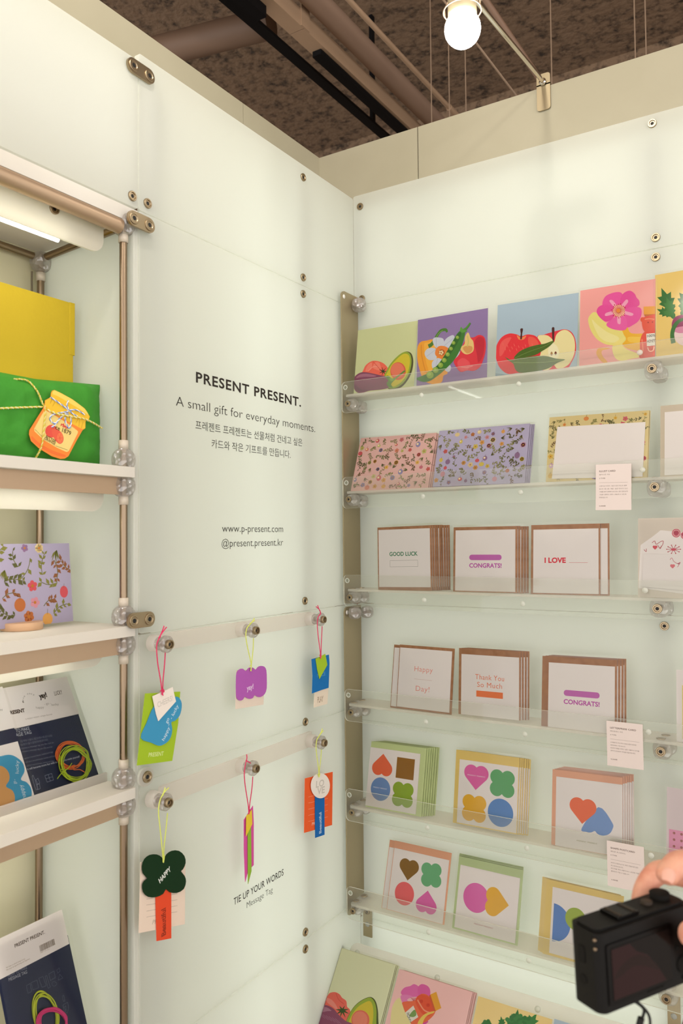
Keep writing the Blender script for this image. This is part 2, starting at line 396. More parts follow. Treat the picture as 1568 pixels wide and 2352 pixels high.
m = MB(); m.prism(rrect(-0.016, -0.014, 0.014, 0.014, 0.0135, 6), 0.0005, 0.005, M_BAR, M_EDGE); m.build('clip_plate', t)
m = MB(); screw_mb(m, T(0, 0, 0.005), 0.0088); m.build('bolt', t)

# ------------------------------------------------------------------ card rack on the right wall
ZB = {1: 1.833, 2: 1.632, 3: 1.4275, 4: 1.190, 5: 0.985, 6: 0.785}
ZF = {1: 1.8535, 2: 1.649, 3: 1.4445, 4: 1.2065, 5: 0.9965, 6: 0.797}
ROWN = {1: 'fruit and vegetable postcards', 2: 'floral envelopes', 3: 'good luck and congrats cards', 4: 'happy day and thank you cards', 5: 'four-shape cards in green and yellow', 6: 'lowest row of shape cards'}
ROWS = {1: 'fruit postcards', 2: 'floral envelopes', 3: 'good luck cards', 4: 'happy day cards', 5: 'four-shape cards', 6: 'lowest shape cards'}
YL = -0.0735
def side_plate(z0, z1, label):
    t = thing('rack_side_plate', label, 'rack upright', T(0.012, 0, z0))
    fr = Matrix(((0, 0, 1, 0), (-1, 0, 0, 0), (0, 1, 0, 0), (0, 0, 0, 1)))       # (out, z, x)
    m = MB(); m.prism(rrect(0.004, 0, 0.071, z1 - z0, 0.012, 6, (1, 1, 0, 0)), -0.003, 0, M_PLATE, None, fr); m.build('plate', t)
    m = MB(); m.lathe([(0.0045, -0.0002), (0.0045, 0.0004), (0.0, 0.0004)], M_CARC, 20, fr @ T(0.0615, z1 - z0 - 0.012, 0.0)); m.build('plate_hole', t)
side_plate(1.4125, 2.079, 'upper brushed metal side plate standing out from the wall beside the three upper ledges')
side_plate(0.766, 1.4065, 'lower brushed metal side plate standing out from the wall beside the three lower ledges')
def hanger(x, z0, z1, label):
    m = MB(); m.box((-0.009, z0, 0.001), (0.009, z1, 0.004), M_PLATE)
    t = thing('hanger_strap', label, 'bracket', F_RIGHT @ T(x, z0, 0)); 
    m = MB(); m.box((-0.0105, 0, 0.001), (0.0105, z1 - z0, 0.004), M_PLATE); m.build('strap', t)
    m = MB(); m.lathe([(0.0052, 0.0041), (0.0052, 0.0044), (0, 0.0044)], M_PANEL, 20); m.build('strap_hole', t, T(0, (z1 - z0) * 0.40, 0))
    m = MB(); screw_mb(m, T(0, 0, 0.004), 0.006); m.build('screw', t, T(0, z1 - z0 - 0.012, 0))
hanger(0.0195, 0.700, 0.765, 'metal hanger strap below the left end of the lowest ledge')
hanger(0.632, 0.690, 0.765, 'metal hanger strap behind the black camera, under the second post')

def knob_mb(r=0.0125, e=0.72):
    m = MB(); m.ball((0, 0, 0), r, M_GLASS, 24, (1, 1, 1.05), e); return m
def connector(name, label, loc, bolt=None, r=0.0125, sq=0.72, group=None, core='y'):
    t = thing(name, label, 'connector', T(*loc), group)
    knob_mb(r, sq).build('knob', t)
    m = MB()
    if core == 'y': m.tube([(0, -r * 0.8, 0), (0, r * 0.9, 0)], r * 0.3, M_METAL, 12)
    elif core == 'z': m.tube([(0, 0, -r * 0.8), (0, 0, r * 0.8)], r * 0.3, M_METAL, 12)
    m.build('threaded_core', t)
    if bolt is not None:
        b_ = MB(); screw_mb(b_, F_RIGHT @ T(0, 0, bolt), 0.0064 if r < 0.014 else 0.008); b_.build('bolt', t)
    return t
def ledge(row):
    zb, zf = ZB[row], ZF[row]; x1 = 1.15
    t = thing('card_ledge', 'clear acrylic card ledge holding the ' + ROWN[row], 'display ledge', T(0.013, 0, zb))
    m = MB(); m.prism(rrect(0, -0.0185, x1, 0.047, 0.009, 5, (0, 0, 1, 1)), -YL, -YL + 0.003, M_LIP, M_EDGE, F_RIGHT); m.build('front_lip', t)
    m = MB(); m.prism(rrect(0.006, 0.006, x1, -YL - 0.0005, 0.006, 4, (0, 0, 1, 1)), zf - zb - 0.0045, zf - zb, M_LEDGE, M_LEDGE, Matrix(((1, 0, 0, 0), (0, -1, 0, 0), (0, 0, 1, 0), (0, 0, 0, 1)))); m.build('floor_plate', t)
    m = MB(); m.lathe([(0.0036, 0), (0.0052, 0), (0.0052, 0.0006), (0.0036, 0.0006), (0.0036, 0)], M_EDGE, 24, F_RIGHT); m.build('lip_hole', t, T(0.0095, YL - 0.003, 0.035))
    for x in (0.2, 0.4, 0.615):
        m = MB(); m.lathe([(0.0048, 0), (0.0048, 0.0006), (0.0, 0.0006)], M_EDGE, 24, F_RIGHT); m.build('lip_plug', t, T(x - 0.013, YL - 0.003, 0.0 if x < 0.6 else 0.030))
    for x in (0.024, 0.631):
        for y in (-0.057, -0.028):
            m = MB(); m.lathe([(0.0075, 0), (0.0075, 0.0008), (0.005, 0.0015), (0.003, 0.0008), (0, 0.0008)], M_SCREW, 20); m.build('screw', t, T(x - 0.013 + (0.003 if y > -0.04 else 0), y, zf - zb))
    connector('clear_connector', 'clear bolted connector at the front left end of the ledge of ' + ROWS[row], (0.0285, -0.058, zb), 0.0187)
    connector('clear_connector', 'clear connector by the wall, left end of the ledge of ' + ROWS[row], (0.033, -0.030, zb - 0.002))
    connector('clear_connector', 'clear connector with dark bolt right of centre under the ledge of ' + ROWS[row], (0.634, -0.058, zb), 0.0187, 0.0155)
    connector('clear_connector', 'clear connector by the wall, right part of the ledge of ' + ROWS[row], (0.637, -0.024, zb - 0.002), None, 0.0135)
for r_ in ZB: ledge(r_)
connector('clear_connector', 'clear plastic knob at the top of the upper metal side plate', (0.0255, -0.022, 2.056), None, 0.0145)
connector('clear_connector', 'clear plastic knob at the front top of the lower metal side plate', (0.0275, -0.056, 1.394))
connector('clear_connector', 'clear plastic knob at the back top of the lower metal side plate', (0.0400, -0.026, 1.394))

# ------------------------------------------------------------------ cards
E_TH = 0.0010
class Card:
    """one printed card on a ledge: M places its lower left corner, local x along, y up, z towards the viewer"""
    def __init__(s, name, label, cat, quad, yb, yt, group=None, th=0.0008, pts=None):
        if quad: tl, tr, br, bl = quad
        if pts: BL, BR, TL, TR = pts
        else: BL, BR, TL, TR = hit(*bl, 1, yb), hit(*br, 1, yb), hit(*tl, 1, yt), hit(*tr, 1, yt)
        s.M = frame(BL, (BR - BL) + (TR - TL), (TL - BL) + (TR - BR)); s.inv = s.M.inverted()
        s.w = ((BR - BL).length + (TR - TL).length) / 2; s.h = ((TL - BL).length + (TR - BR).length) / 2
        s.root = thing(name, label, cat, s.M, group); s.th = th; s.k = 0
        s.n = s.M.col[2].to_3d(); s.o = s.M.col[3].to_3d()
    def U(s, pts):
        out = []
        for x, y in pts:
            q = s.inv @ hitp(x, y, s.o, s.n); out.append((max(0.0, min(s.w, q.x)), max(0.0, min(s.h, q.y))))
        return out
    def Uf(s, x, y): q = s.inv @ hitp(x, y, s.o, s.n); return (q.x, q.y)
    def sleeve(s, z, m=0.003, top=0.004):
        mb = MB(); nx, ny = 10, 10; ph = random.random() * 6
        vs = []
        for j in range(ny + 1):
            for i in range(nx + 1):
                x = -m + (s.w + 2 * m) * i / nx; y = -m * 0.3 + (s.h + m * 0.3 + top) * j / ny
                ed = min(i, nx - i, j, ny - j) / 3.0
                vs.append((x, y, z - 0.0006 + 0.0007 * min(1, ed) + 0.00035 * math.sin(i * 1.1 + ph) * math.sin(j * 0.8 + ph * 2)))
        mb.add(vs, [(j * (nx + 1) + i, j * (nx + 1) + i + 1, (j + 1) * (nx + 1) + i + 1, (j + 1) * (nx + 1) + i) for j in range(ny) for i in range(nx)], M_FILM, True)
        mb.build('clear_sleeve', s.root)
    def copies(s, n, dx, dy, dz, label, group, jit=0.006, start=1):
        for i in range(start, start + n):
            M = s.M @ T(dx * i, dy * i, dz * i) @ Matrix.Rotation(random.uniform(-jit, jit), 4, 'Z')
            copy_tree(s.root, M, label, group)

class Art:
    """paints printed shapes on a card face, each a hair above the last"""
    def __init__(s, card, mb, z, f): s.c = card; s.mb = mb; s.z = z; s.f = f
    def up(s): s.z += 0.00002; return s.z
    def P(s, pts, col, sm=4):
        q = s.f(pts) if s.f else pts
        if sm: q = spline(q, sm)
        s.mb.poly(s.c.U(q), s.up(), ink(col))
    def L(s, pts, wd, col, sm=4):
        q = s.f(pts) if s.f else pts
        if sm: q = spline(q, sm, False)
        k = s.c.U(q); sc = s.sc()
        s.mb.poly(stroke(k, [x * sc for x in wd] if isinstance(wd, (list, tuple)) else wd * sc), s.up(), ink(col))
    def sc(s):
        a = s.c.Uf(*s.f([(600, 600)])[0]); b = s.c.Uf(*s.f([(610, 610)])[0]); return math.hypot(a[0] - b[0], a[1] - b[1]) / 14.14
    def D(s, x, y, r, col, ry=None, n=24): s.P(circ(x, y, r, n, ry), col, 0)
    def petals(s, cx, cy, r0, r1, n, wd, cols, a0=0.0):
        for k in range(n):
            a = a0 + 2 * PI * k / n; d = (math.cos(a), math.sin(a)); p = (-d[1], d[0])
            s.P([(cx + d[0] * r0, cy + d[1] * r0), (cx + d[0] * (r0 + r1) / 2 + p[0] * wd, cy + d[1] * (r0 + r1) / 2 + p[1] * wd), (cx + d[0] * r1, cy + d[1] * r1), (cx + d[0] * (r0 + r1) / 2 - p[0] * wd, cy + d[1] * (r0 + r1) / 2 - p[1] * wd)], cols[k % len(cols)], 4)
def clip_round(pts): return pts

def postcard(label, quad, yb, yt, bg, art, f, sleeve=True, pts=None, group='fruit and vegetable postcards', w_over=None):
    c = Card('postcard', label, 'postcard', quad, yb, yt, group, pts=pts)
    if w_over: c.w = w_over
    m = MB(); m.box((0, 0, 0), (c.w, c.h, c.th), ink(bg))
    art(Art(c, m, c.th, f)); m.build('printed_card', c.root)
    if sleeve: c.sleeve(c.th + 0.0022)
    return c

def art_avocado(A):
    A.P([(205, 660), (215, 625), (240, 580), (300, 545), (370, 555), (420, 590), (445, 650), (400, 700), (260, 700)], '#ee6650')
    for q in ([(235, 640), (250, 590), (290, 560), (285, 620)], [(300, 610), (320, 560), (360, 565), (370, 630)]): A.P(q, '#f4836c')
    A.L([(255, 640), (300, 600), (350, 600)], 5, '#f7a08c'); A.L([(300, 550), (345, 600), (380, 640)], 4, '#d9503f')
    for k in range(7): A.L([(392, 640), (392 + 38 * math.cos(k * 0.9), 640 + 38 * math.sin(k * 0.9))], [10, 2], '#2f3d1e', 0)
    A.P([(400, 690), (420, 640), (460, 570), (520, 505), (575, 468), (620, 463), (652, 490), (664, 560), (648, 650), (610, 725), (560, 780), (500, 802), (440, 798), (405, 750)], '#4d4a22')
    A.P([(400, 690), (420, 640), (460, 570), (520, 505), (570, 470), (612, 466), (640, 495), (648, 560), (630, 650), (590, 725), (540, 772), (490, 792), (440, 790), (405, 745)], '#93a832')
    A.P([(412, 690), (435, 640), (472, 578), (525, 520), (572, 485), (606, 483), (628, 505), (634, 560), (616, 645), (578, 712), (530, 758), (485, 778), (445, 772), (418, 735)], '#d3c02c')
    A.D(527, 638, 70, '#d95f43', 80); A.D(522, 632, 60, '#e6785a', 68)
    A.P([(118, 735), (135, 690), (180, 655), (230, 648), (300, 660), (380, 678), (445, 692), (465, 730), (445, 785), (370, 805), (270, 815), (190, 838), (140, 812)], '#84465f')
    A.P([(150, 700), (185, 668), (250, 662), (330, 680), (300, 690), (210, 690)], '#a86a80'); A.P([(130, 750), (150, 810), (200, 825), (260, 808), (190, 800)], '#6f3550')
    for k in range(6): A.L([(180 + 30 * k, 690 + 6 * k), (230 + 32 * k, 720 + 8 * k), (250 + 33 * k, 745 + 6 * k)], 3, '#96586f')
    A.P([(415, 690), (440, 680), (480, 705), (540, 665), (582, 632), (588, 645), (530, 690), (480, 735), (465, 760), (480, 785), (440, 780), (425, 745), (440, 725)], '#5f8a38')
    A.P([(450, 700), (490, 705), (540, 668), (500, 712), (465, 730)], '#7da74a')
def art_peppers(A):
    A.P([(698, 480), (705, 410), (735, 372), (785, 362), (845, 352), (885, 390), (905, 470), (930, 560), (965, 620), (970, 660), (935, 680), (920, 735), (860, 756), (800, 745), (755, 715), (725, 640), (703, 550)], '#efa02a')
    A.P([(760, 400), (800, 380), (850, 372), (860, 440), (850, 560), (880, 700), (830, 690), (780, 560)], '#f5b13c'); A.L([(735, 400), (740, 500), (775, 640), (830, 730)], 6, '#d9861f')
    A.L([(800, 415), (830, 395), (860, 350), (885, 305), (915, 272), (955, 265), (968, 288)], [34, 30, 26, 24, 24, 22, 14], '#4c7a2c'); A.L([(835, 380), (865, 340), (895, 295), (930, 270)], 5, '#7fa34e')
    for q in ([(870, 430), (838, 370), (850, 338), (890, 335), (935, 350), (935, 415)], [(935, 415), (955, 350), (1022, 313), (1035, 365), (990, 425)], [(870, 440), (800, 432), (765, 478), (800, 535), (870, 525)], [(885, 520), (835, 555), (838, 612), (890, 592), (930, 545)], [(975, 470), (1060, 455), (1096, 480), (1060, 520), (985, 540)], [(930, 560), (1000, 590), (990, 642), (950, 630)]):
        A.P(q, '#cbcfda'); A.L([q[0], ((q[2][0] + q[3][0]) / 2, (q[2][1] + q[3][1]) / 2)], 4, '#b1b7c8', 0)
    A.P([(868, 440), (900, 412), (950, 415), (985, 440), (1000, 480), (960, 520), (905, 525), (862, 490)], '#ea8433'); A.D(920, 470, 28, '#b85a24'); 
    for k in range(5): A.D(915 + 14 * math.cos(k * 1.3), 472 + 14 * math.sin(k * 1.3), 8, '#ead9a2')
    A.P([(1028, 545), (1075, 490), (1105, 410), (1150, 340), (1205, 335), (1255, 312), (1300, 330), (1317, 385), (1312, 470), (1290, 545), (1265, 600), (1210, 635), (1150, 632), (1090, 645), (1050, 600)], '#e0303f')
    A.P([(1215, 380), (1250, 330), (1295, 345), (1305, 400), (1290, 500), (1250, 560), (1235, 480)], '#c51f35'); A.P([(1060, 560), (1110, 520), (1170, 560), (1160, 620), (1095, 635)], '#ea5158'); A.L([(1090, 600), (1150, 605), (1200, 590)], 6, '#f08a86')
    A.P([(1130, 330), (1158, 290), (1180, 340), (1205, 375), (1205, 455), (1150, 488), (1105, 468), (1088, 425), (1125, 395)], '#e9c67a'); A.P([(1110, 430), (1150, 410), (1195, 420), (1190, 460), (1145, 478)], '#d99b58'); A.L([(1150, 320), (1160, 370), (1150, 420)], 8, '#cfc26a')
    A.P([(690, 706), (740, 682), (800, 655), (850, 615), (905, 555), (960, 470), (1015, 375), (1060, 300), (1105, 262), (1130, 280), (1122, 340), (1095, 425), (1045, 520), (975, 600), (890, 675), (810, 728), (745, 734)], '#3d7a2b')
    A.P([(770, 690), (830, 640), (900, 565), (965, 470), (1020, 375), (1065, 305), (1095, 290), (1080, 350), (1030, 440), (960, 540), (880, 630), (810, 690)], '#2f6423')
    for x, y, r in ((815, 672, 33), (865, 628, 27), (910, 584, 23), (943, 540, 21), (974, 488, 19), (1004, 436, 17), (1027, 384, 16), (1062, 335, 15)): A.D(x, y, r, '#8aaa3c'); A.D(x - r * 0.2, y - r * 0.25, r * 0.5, '#a3be56')
    A.L([(1095, 285), (1140, 255), (1178, 205)], [34, 18, 14], '#4f8a34'); A.P([(1095, 240), (1112, 262), (1150, 275), (1120, 292), (1085, 280)], '#5b9a3c')
def art_apples(A):
    A.P([(62, 830), (140, 842), (260, 836), (420, 824), (560, 803), (62, 858)], '#8fa5b4', 0)
    A.P([(395, 548), (450, 522), (520, 500), (570, 487), (620, 478), (670, 498), (700, 548), (711, 620), (700, 690), (670, 750), (640, 790), (540, 803), (450, 815), (425, 740)], '#e13c46')
    A.P([(400, 548), (440, 525), (485, 530), (520, 560), (535, 580), (550, 525), (585, 492), (625, 483), (665, 505), (694, 552), (702, 620), (690, 690), (655, 755), (600, 790), (555, 792), (530, 765), (500, 795), (450, 808), (420, 720)], '#efe2a4')
    A.P([(500, 600), (525, 590), (560, 620), (575, 680), (545, 720), (505, 715), (485, 660)], '#f4ecc0')
    A.P([(64, 665), (75, 600), (115, 540), (175, 512), (235, 520), (268, 535), (318, 520), (380, 530), (415, 568), (432, 610), (420, 690), (380, 760), (310, 825), (240, 830), (160, 836), (100, 790), (70, 725)], '#e7353d')
    A.P([(100, 600), (140, 555), (190, 545), (160, 600), (120, 680), (95, 690)], '#ee5a56'); A.P([(330, 540), (380, 550), (410, 600), (370, 640), (330, 600)], '#ee5b4c'); A.P([(235, 525), (268, 545), (310, 528), (290, 560), (250, 560)], '#f08b52')
    for k in range(14): A.L([(120 + 18 * k, 590 + (k * 37) % 60), (128 + 18 * k, 610 + (k * 37) % 60)], 3, '#f07a66', 0)
    A.P([(262, 476), (284, 474), (277, 515), (275, 556), (261, 556), (266, 512)], '#4a231e', 2); A.P([(516, 467), (536, 465), (534, 520), (531, 582), (523, 575), (518, 512)], '#4a231e', 2)
    A.D(514, 675, 9, '#b08a5a', 16); A.D(546, 671, 9, '#5d2a1c', 14); A.D(547, 668, 4, '#8a4a34', 7)
    A.P([(213, 714), (250, 662), (320, 626), (400, 604), (460, 594), (532, 570), (500, 612), (440, 652), (380, 686), (300, 702)], '#4d6a24'); A.L([(215, 712), (330, 660), (450, 618), (525, 575)], 3, '#7b9448')
    A.P([(142, 702), (160, 712), (195, 726), (240, 710), (320, 700), (400, 692), (480, 696), (550, 714), (622, 722), (560, 748), (500, 786), (440, 806), (340, 822), (260, 828), (222, 800), (207, 757), (165, 728)], '#5b7334'); A.L([(205, 745), (330, 748), (470, 742), (610, 723)], 4, '#8ba35c')
    for k in range(6): A.L([(260 + 55 * k, 747), (290 + 55 * k, 715 + k)], 2, '#738b48', 0); A.L([(250 + 52 * k, 749), (285 + 50 * k, 790 - 4 * k)], 2, '#738b48', 0)
def art_banana(A):
    A.P([(1075, 480), (1120, 460), (1150, 508), (1250, 512), (1352, 505), (1352, 645), (1300, 652), (1200, 648), (1120, 632), (1080, 590)], '#eeb32c'); A.P([(1130, 540), (1250, 540), (1352, 535), (1352, 575), (1240, 590), (1140, 580)], '#f3c64a')
    A.P([(808, 420), (812, 380), (845, 343), (880, 350), (930, 410), (1000, 460), (1070, 482), (1092, 520), (1110, 560), (1060, 602), (960, 602), (880, 560), (830, 490)], '#e9dc7e'); A.P([(835, 400), (880, 440), (960, 500), (1050, 540), (1040, 580), (960, 580), (890, 530)], '#efe49a')
    A.P([(1000, 620), (1040, 572), (1100, 545), (1082, 600), (1120, 640), (1200, 672), (1217, 702), (1150, 716), (1070, 732), (1020, 702)], '#efde80')
    A.P([(900, 625), (985, 632), (940, 642), (915, 655), (922, 692), (962, 742), (930, 747), (890, 710), (872, 670), (880, 645)], '#e8a52c')
    for q, cc in (([(925, 290), (940, 220), (1000, 187), (1060, 180), (1085, 210), (1062, 300), (1010, 320)], '#e9559f'), ([(1065, 240), (1090, 190), (1140, 168), (1180, 192), (1195, 222), (1218, 252), (1210, 292), (1120, 320), (1070, 300)], '#e44b98'), ([(1100, 325), (1160, 298), (1228, 308), (1235, 362), (1210, 412), (1170, 442), (1118, 462), (1100, 385)], '#e8549f'), ([(1000, 395), (1060, 365), (1112, 388), (1120, 452), (1105, 482), (1058, 487), (990, 472), (953, 440)], '#ea5ca4'), ([(876, 340), (890, 300), (940, 280), (1012, 298), (1025, 350), (1000, 395), (950, 418), (900, 382)], '#e64d9a')): A.P(q, cc)
    for k in range(5):
        a = 0.3 + k * 2 * PI / 5
        A.P([(1055 + 20 * math.cos(a - .5), 330 + 20 * math.sin(a - .5)), (1055 + 105 * math.cos(a - .12), 330 + 95 * math.sin(a - .12)), (1055 + 120 * math.cos(a), 330 + 108 * math.sin(a)), (1055 + 100 * math.cos(a + .16), 330 + 90 * math.sin(a + .16)), (1055 + 20 * math.cos(a + .5), 330 + 20 * math.sin(a + .5))], '#f2a3bf')
    A.D(1055, 330, 48, '#f6cda6')
    for k in range(22):
        a = k * 2 * PI / 22; rr = 46 + 12 * ((k * 7) % 3) / 2; A.L([(1052 + 16 * math.cos(a), 330 + 16 * math.sin(a)), (1052 + rr * math.cos(a + .12), 330 + rr * math.sin(a + .12))], 3, '#d8383f', 0); A.D(1052 + rr * math.cos(a + .12), 330 + rr * math.sin(a + .12), 4, '#c9333a', None, 8)
    A.D(1051, 330, 17, '#ea8a3c')
    A.P([(1253, 298), (1360, 292), (1360, 355), (1255, 360)], '#eba031', 0); A.P([(1258, 360), (1360, 355), (1360, 368), (1262, 374)], '#c9702c', 0)
    A.D(1247, 402, 20, '#e2583c'); A.P([(1240, 420), (1255, 385), (1300, 370), (1360, 368), (1360, 505), (1280, 505), (1250, 480)], '#e5553c'); A.P([(1228, 560), (1255, 505), (1300, 492), (1360, 492), (1360, 715), (1228, 715), (1224, 640)], '#e34c36')
    A.L([(1262, 400), (1300, 395), (1340, 400)], 8, '#f0906c'); A.D(1290, 425, 6, '#a8301f'); A.D(1325, 422, 6, '#a8301f'); A.L([(1240, 560), (1248, 640), (1240, 690)], 9, '#f0835f')
    A.P([(1275, 516), (1360, 508), (1360, 608), (1280, 616)], '#e9e4d6', 0)
    for yy, bb, hh in ((545, '100%', 18), (590, 'HONEY', 22)):
        a = A.c.Uf(*A.f([(1282, yy)])[0]); e = A.c.Uf(*A.f([(1347, yy - 6)])[0]); A.mb.text(bb, a[0], a[1], e[0] - a[0], hh * A.sc(), ink('#3a3028'), A.up(), 0.01)
    A.L([(1285, 625), (1300, 655), (1330, 650), (1338, 618)], 7, '#f3b59a')
def leafy(A, cx, cy, s, a, col):
    c, q = math.cos(a), math.sin(a); pts = []
    pr = [(0, 0), (.1, .16), (.06, .3), (.22, .42), (.14, .52), (.3, .7), (.18, .74), (.26, .95), (.1, .92), (0, 1.2), (-.1, .92), (-.26, .95), (-.18, .74), (-.3, .7), (-.14, .52), (-.22, .42), (-.06, .3), (-.1, .16)]
    A.P([(cx + (x * c - y * q) * s, cy + (x * q + y * c) * s) for x, y in pr], col, 2)
def art_radish(A):
    for (cx, cy, s_, a) in ((1500, 400, 230, 2.75), (1560, 380, 200, 3.3), (1500, 380, 130, 2.0), (1640, 390, 220, 3.9), (1600, 380, 210, 3.6)): leafy(A, cx, cy, s_, a, '#2f6e2b'); leafy(A, cx, cy, s_ * .7, a + .05, '#3f8034')
    A.P([(1478, 440), (1500, 385), (1560, 362), (1640, 370), (1690, 420), (1690, 520), (1640, 590), (1580, 610), (1530, 590), (1500, 545)], '#efd3cf'); A.P([(1478, 440), (1500, 385), (1560, 362), (1640, 370), (1690, 420), (1680, 470), (1600, 455), (1540, 480), (1495, 500)], '#93335f'); A.P([(1490, 480), (1560, 455), (1650, 460), (1640, 490), (1540, 510)], '#d98aa8')
    A.L([(1600, 390), (1540, 410), (1500, 455), (1482, 520), (1492, 590)], [16, 24, 28, 26, 30], '#37722d')
fA = Z(780, 690, 3.92); fC = Z(1120, 620, 3.5)
q = lambda s: tuple(tuple(map(float, p.split(','))) for p in s.split())
postcard('yellow-green postcard painted with eggplant, tomato and avocado, first on the top ledge', q('820.8,757.6 958.6,737 949.6,887.7 812,905.5'), -.060, -.040, '#cdd29c', art_avocado, fA)
postcard('purple postcard painted with peppers, a daffodil and an open pea pod', q('960.6,733 1120.5,707.9 1118.8,866 956.5,887.7'), -.062, -.052, '#9078a8', art_peppers, fA)
postcard('light blue postcard painted with red apples and green leaves', q('1141,697.7 1326,673 1325,841 1137.7,864.9'), -.062, -.050, '#aabfcd', art_apples, fC)
postcard('pink postcard on the top ledge painted with a magenta flower, banana and honey bottle', q('1331,667 1503.7,641 1503.7,821 1330,841'), -.062, -.053, '#f2a49d', art_banana, fC)
_bl, _tl = hit(1506, 820.6, 1, -.060), hit(1506, 632, 1, -.052)
postcard('yellow postcard on the top ledge with leafy purple radish, cut by the right frame edge', None, 0, 0, '#ecca70', art_radish, fC, True, (_bl, _bl + Vector((.153, 0, 0)), _tl, _tl + Vector((.153, 0, 0))))

# --- botanical prints
def botanic(mb, w, h, z, seed, cols, n, leafc, stemc, hole=None, S=1.0):
    rnd = random.Random(seed); zz = z; pl = []; tries = 0
    while len(pl) < n and tries < 6000:
        tries += 1; x, y = rnd.uniform(.006, w - .006), rnd.uniform(.006, h - .006)
        if hole and hole[0] < x < hole[2] and hole[1] < y < hole[3]: continue
        if all((x - a) ** 2 + (y - b) ** 2 > (.0105 * S) ** 2 for a, b in pl): pl.append((x, y))
    cl = lambda pts: [(max(0, min(w, x)), max(0, min(h, y))) for x, y in pts]
    for x, y in pl:
        k = rnd.random(); a = rnd.uniform(0, 2 * PI); zz += 0.000004
        if k < .42:
            L = S * rnd.uniform(.009, .016); c, s = math.cos(a), math.sin(a)
            st = [(x + c * L * (t - .5) - s * S * .0018 * math.sin(t * 3), y + s * L * (t - .5) + c * S * .0018 * math.sin(t * 3)) for t in (0, .25, .5, .75, 1)]
            mb.poly(cl(stroke(st, .0006 * S)), zz, ink(stemc))
            lc = rnd.choice(leafc)
            for i, p in enumerate(st):
                for sd in (-1, 1):
                    if rnd.random() < .25: continue
                    b_ = a + sd * rnd.uniform(.6, 1.1); l = S * rnd.uniform(.0035, .006); wv = l * rnd.uniform(.2, .34)
                    d = (math.cos(b_), math.sin(b_)); e = (-d[1], d[0])
                    mb.poly(cl([p, (p[0] + d[0] * l * .45 + e[0] * wv, p[1] + d[1] * l * .45 + e[1] * wv), (p[0] + d[0] * l, p[1] + d[1] * l), (p[0] + d[0] * l * .45 - e[0] * wv, p[1] + d[1] * l * .45 - e[1] * wv)]), zz + .000002, ink(lc))
        elif k < .68:
            R = S * rnd.uniform(.0028, .0046); fc = rnd.choice(cols); m_ = rnd.choice((5, 5, 6, 8))
            for i in range(m_):
                b_ = a + 2 * PI * i / m_; mb.poly(cl(circ(x + R * .62 * math.cos(b_), y + R * .62 * math.sin(b_), R * .45, 8)), zz, ink(fc))
            mb.poly(cl(circ(x, y, R * .3, 8)), zz + .000002, ink('#b5722e'))
            mb.poly(cl(stroke([(x, y), (x + .006 * math.cos(a), y + .006 * math.sin(a))], .0005)), zz - .000002, ink(stemc))
        elif k < .86:
            R = S * rnd.uniform(.0026, .0048); fc = rnd.choice(cols)
            mb.poly(cl(circ(x, y, R, 14, R * rnd.uniform(.8, 1.25))), zz, ink(fc)); mb.poly(cl(circ(x - R * .25, y + R * .2, R * .45, 10)), zz + .000002, ink('#efd9a8' if rnd.random() < .4 else fc))
            mb.poly(cl(stroke([(x, y + R * .8), (x + .001, y + R * 1.7)], .0006)), zz, ink(stemc))
        else:
            for i in range(6):
                b_ = a + (i - 2.5) * .22; l = S * rnd.uniform(.006, .011)
                mb.poly(cl(stroke([(x, y), (x + l * .5 * math.cos(b_), y + l * .5 * math.sin(b_)), (x + l * math.cos(b_ + .15), y + l * math.sin(b_ + .15))], [.0004 * S, .0011 * S, .0002])), zz, ink(rnd.choice(leafc)))
PINKC = ['#c9545a', '#d8a04a', '#e0b054', '#c46a76', '#b9b76a', '#8e84a8', '#d4806a']; LEAFC = ['#6c6c40', '#7a7848', '#5c5a38', '#8a864e', '#74593c']; LEAFC2 = ['#6a6c34', '#7d7a3c', '#5a5a34', '#8a5a3a']
LAVC = ['#c9545a', '#d39a52', '#b36a3c', '#c98a96', '#cdb650', '#8a6a8a', '#d9c08a']
def floral(label, quad, yb, yt, bg, cols, seed, ncopies, clabel, n=150):
    c = Card('floral_card', label, 'card pack', quad, yb, yt, 'floral card packs', th=0.0012)
    m = MB(); m.box((0, 0, 0), (c.w, c.h, c.th), ink(bg)); botanic(m, c.w, c.h, c.th + .00003, seed, cols, n, LEAFC, '#6b5640', None, 1.2); m.build('printed_card', c.root)
    c.sleeve(c.th + .0022)
    if ncopies: c.copies(ncopies, .0022, .0005, -.0032, clabel, clabel)
    return c
floral('front pink floral card pack at the left end of the second ledge', q('831,1005 999,995 990,1121 805.5,1129'), -.062, -.020, '#dfb0a8', PINKC, 3, 4, 'pink floral card pack stacked behind the front pink floral one')
floral('front lavender card pack with plants and mushrooms on the second ledge', q('1011.6,991 1217.8,973 1206.6,1110.6 993.8,1118.6'), -.062, -.028, '#b3abc6', LAVC, 11, 3, 'lavender floral card pack stacked behind the front lavender one')
c = Card('floral_card', 'cream floral card pack covered by a white envelope on the second ledge', 'card pack', q('1261,962 1492.6,942.7 1482,1103.5 1253.5,1107'), -.062, -.040, 'floral card packs')
m = MB(); m.box((0, 0, 0), (c.w, c.h, .0012), ink('#d9c58a')); botanic(m, c.w, c.h, .00125, 5, ['#c9606a', '#8a78a8', '#d98a4a', '#c4a0b8', '#d8b04a'], 150, LEAFC, '#5f4a34', (.02, .01, .158, .1)); m.build('printed_card', c.root)
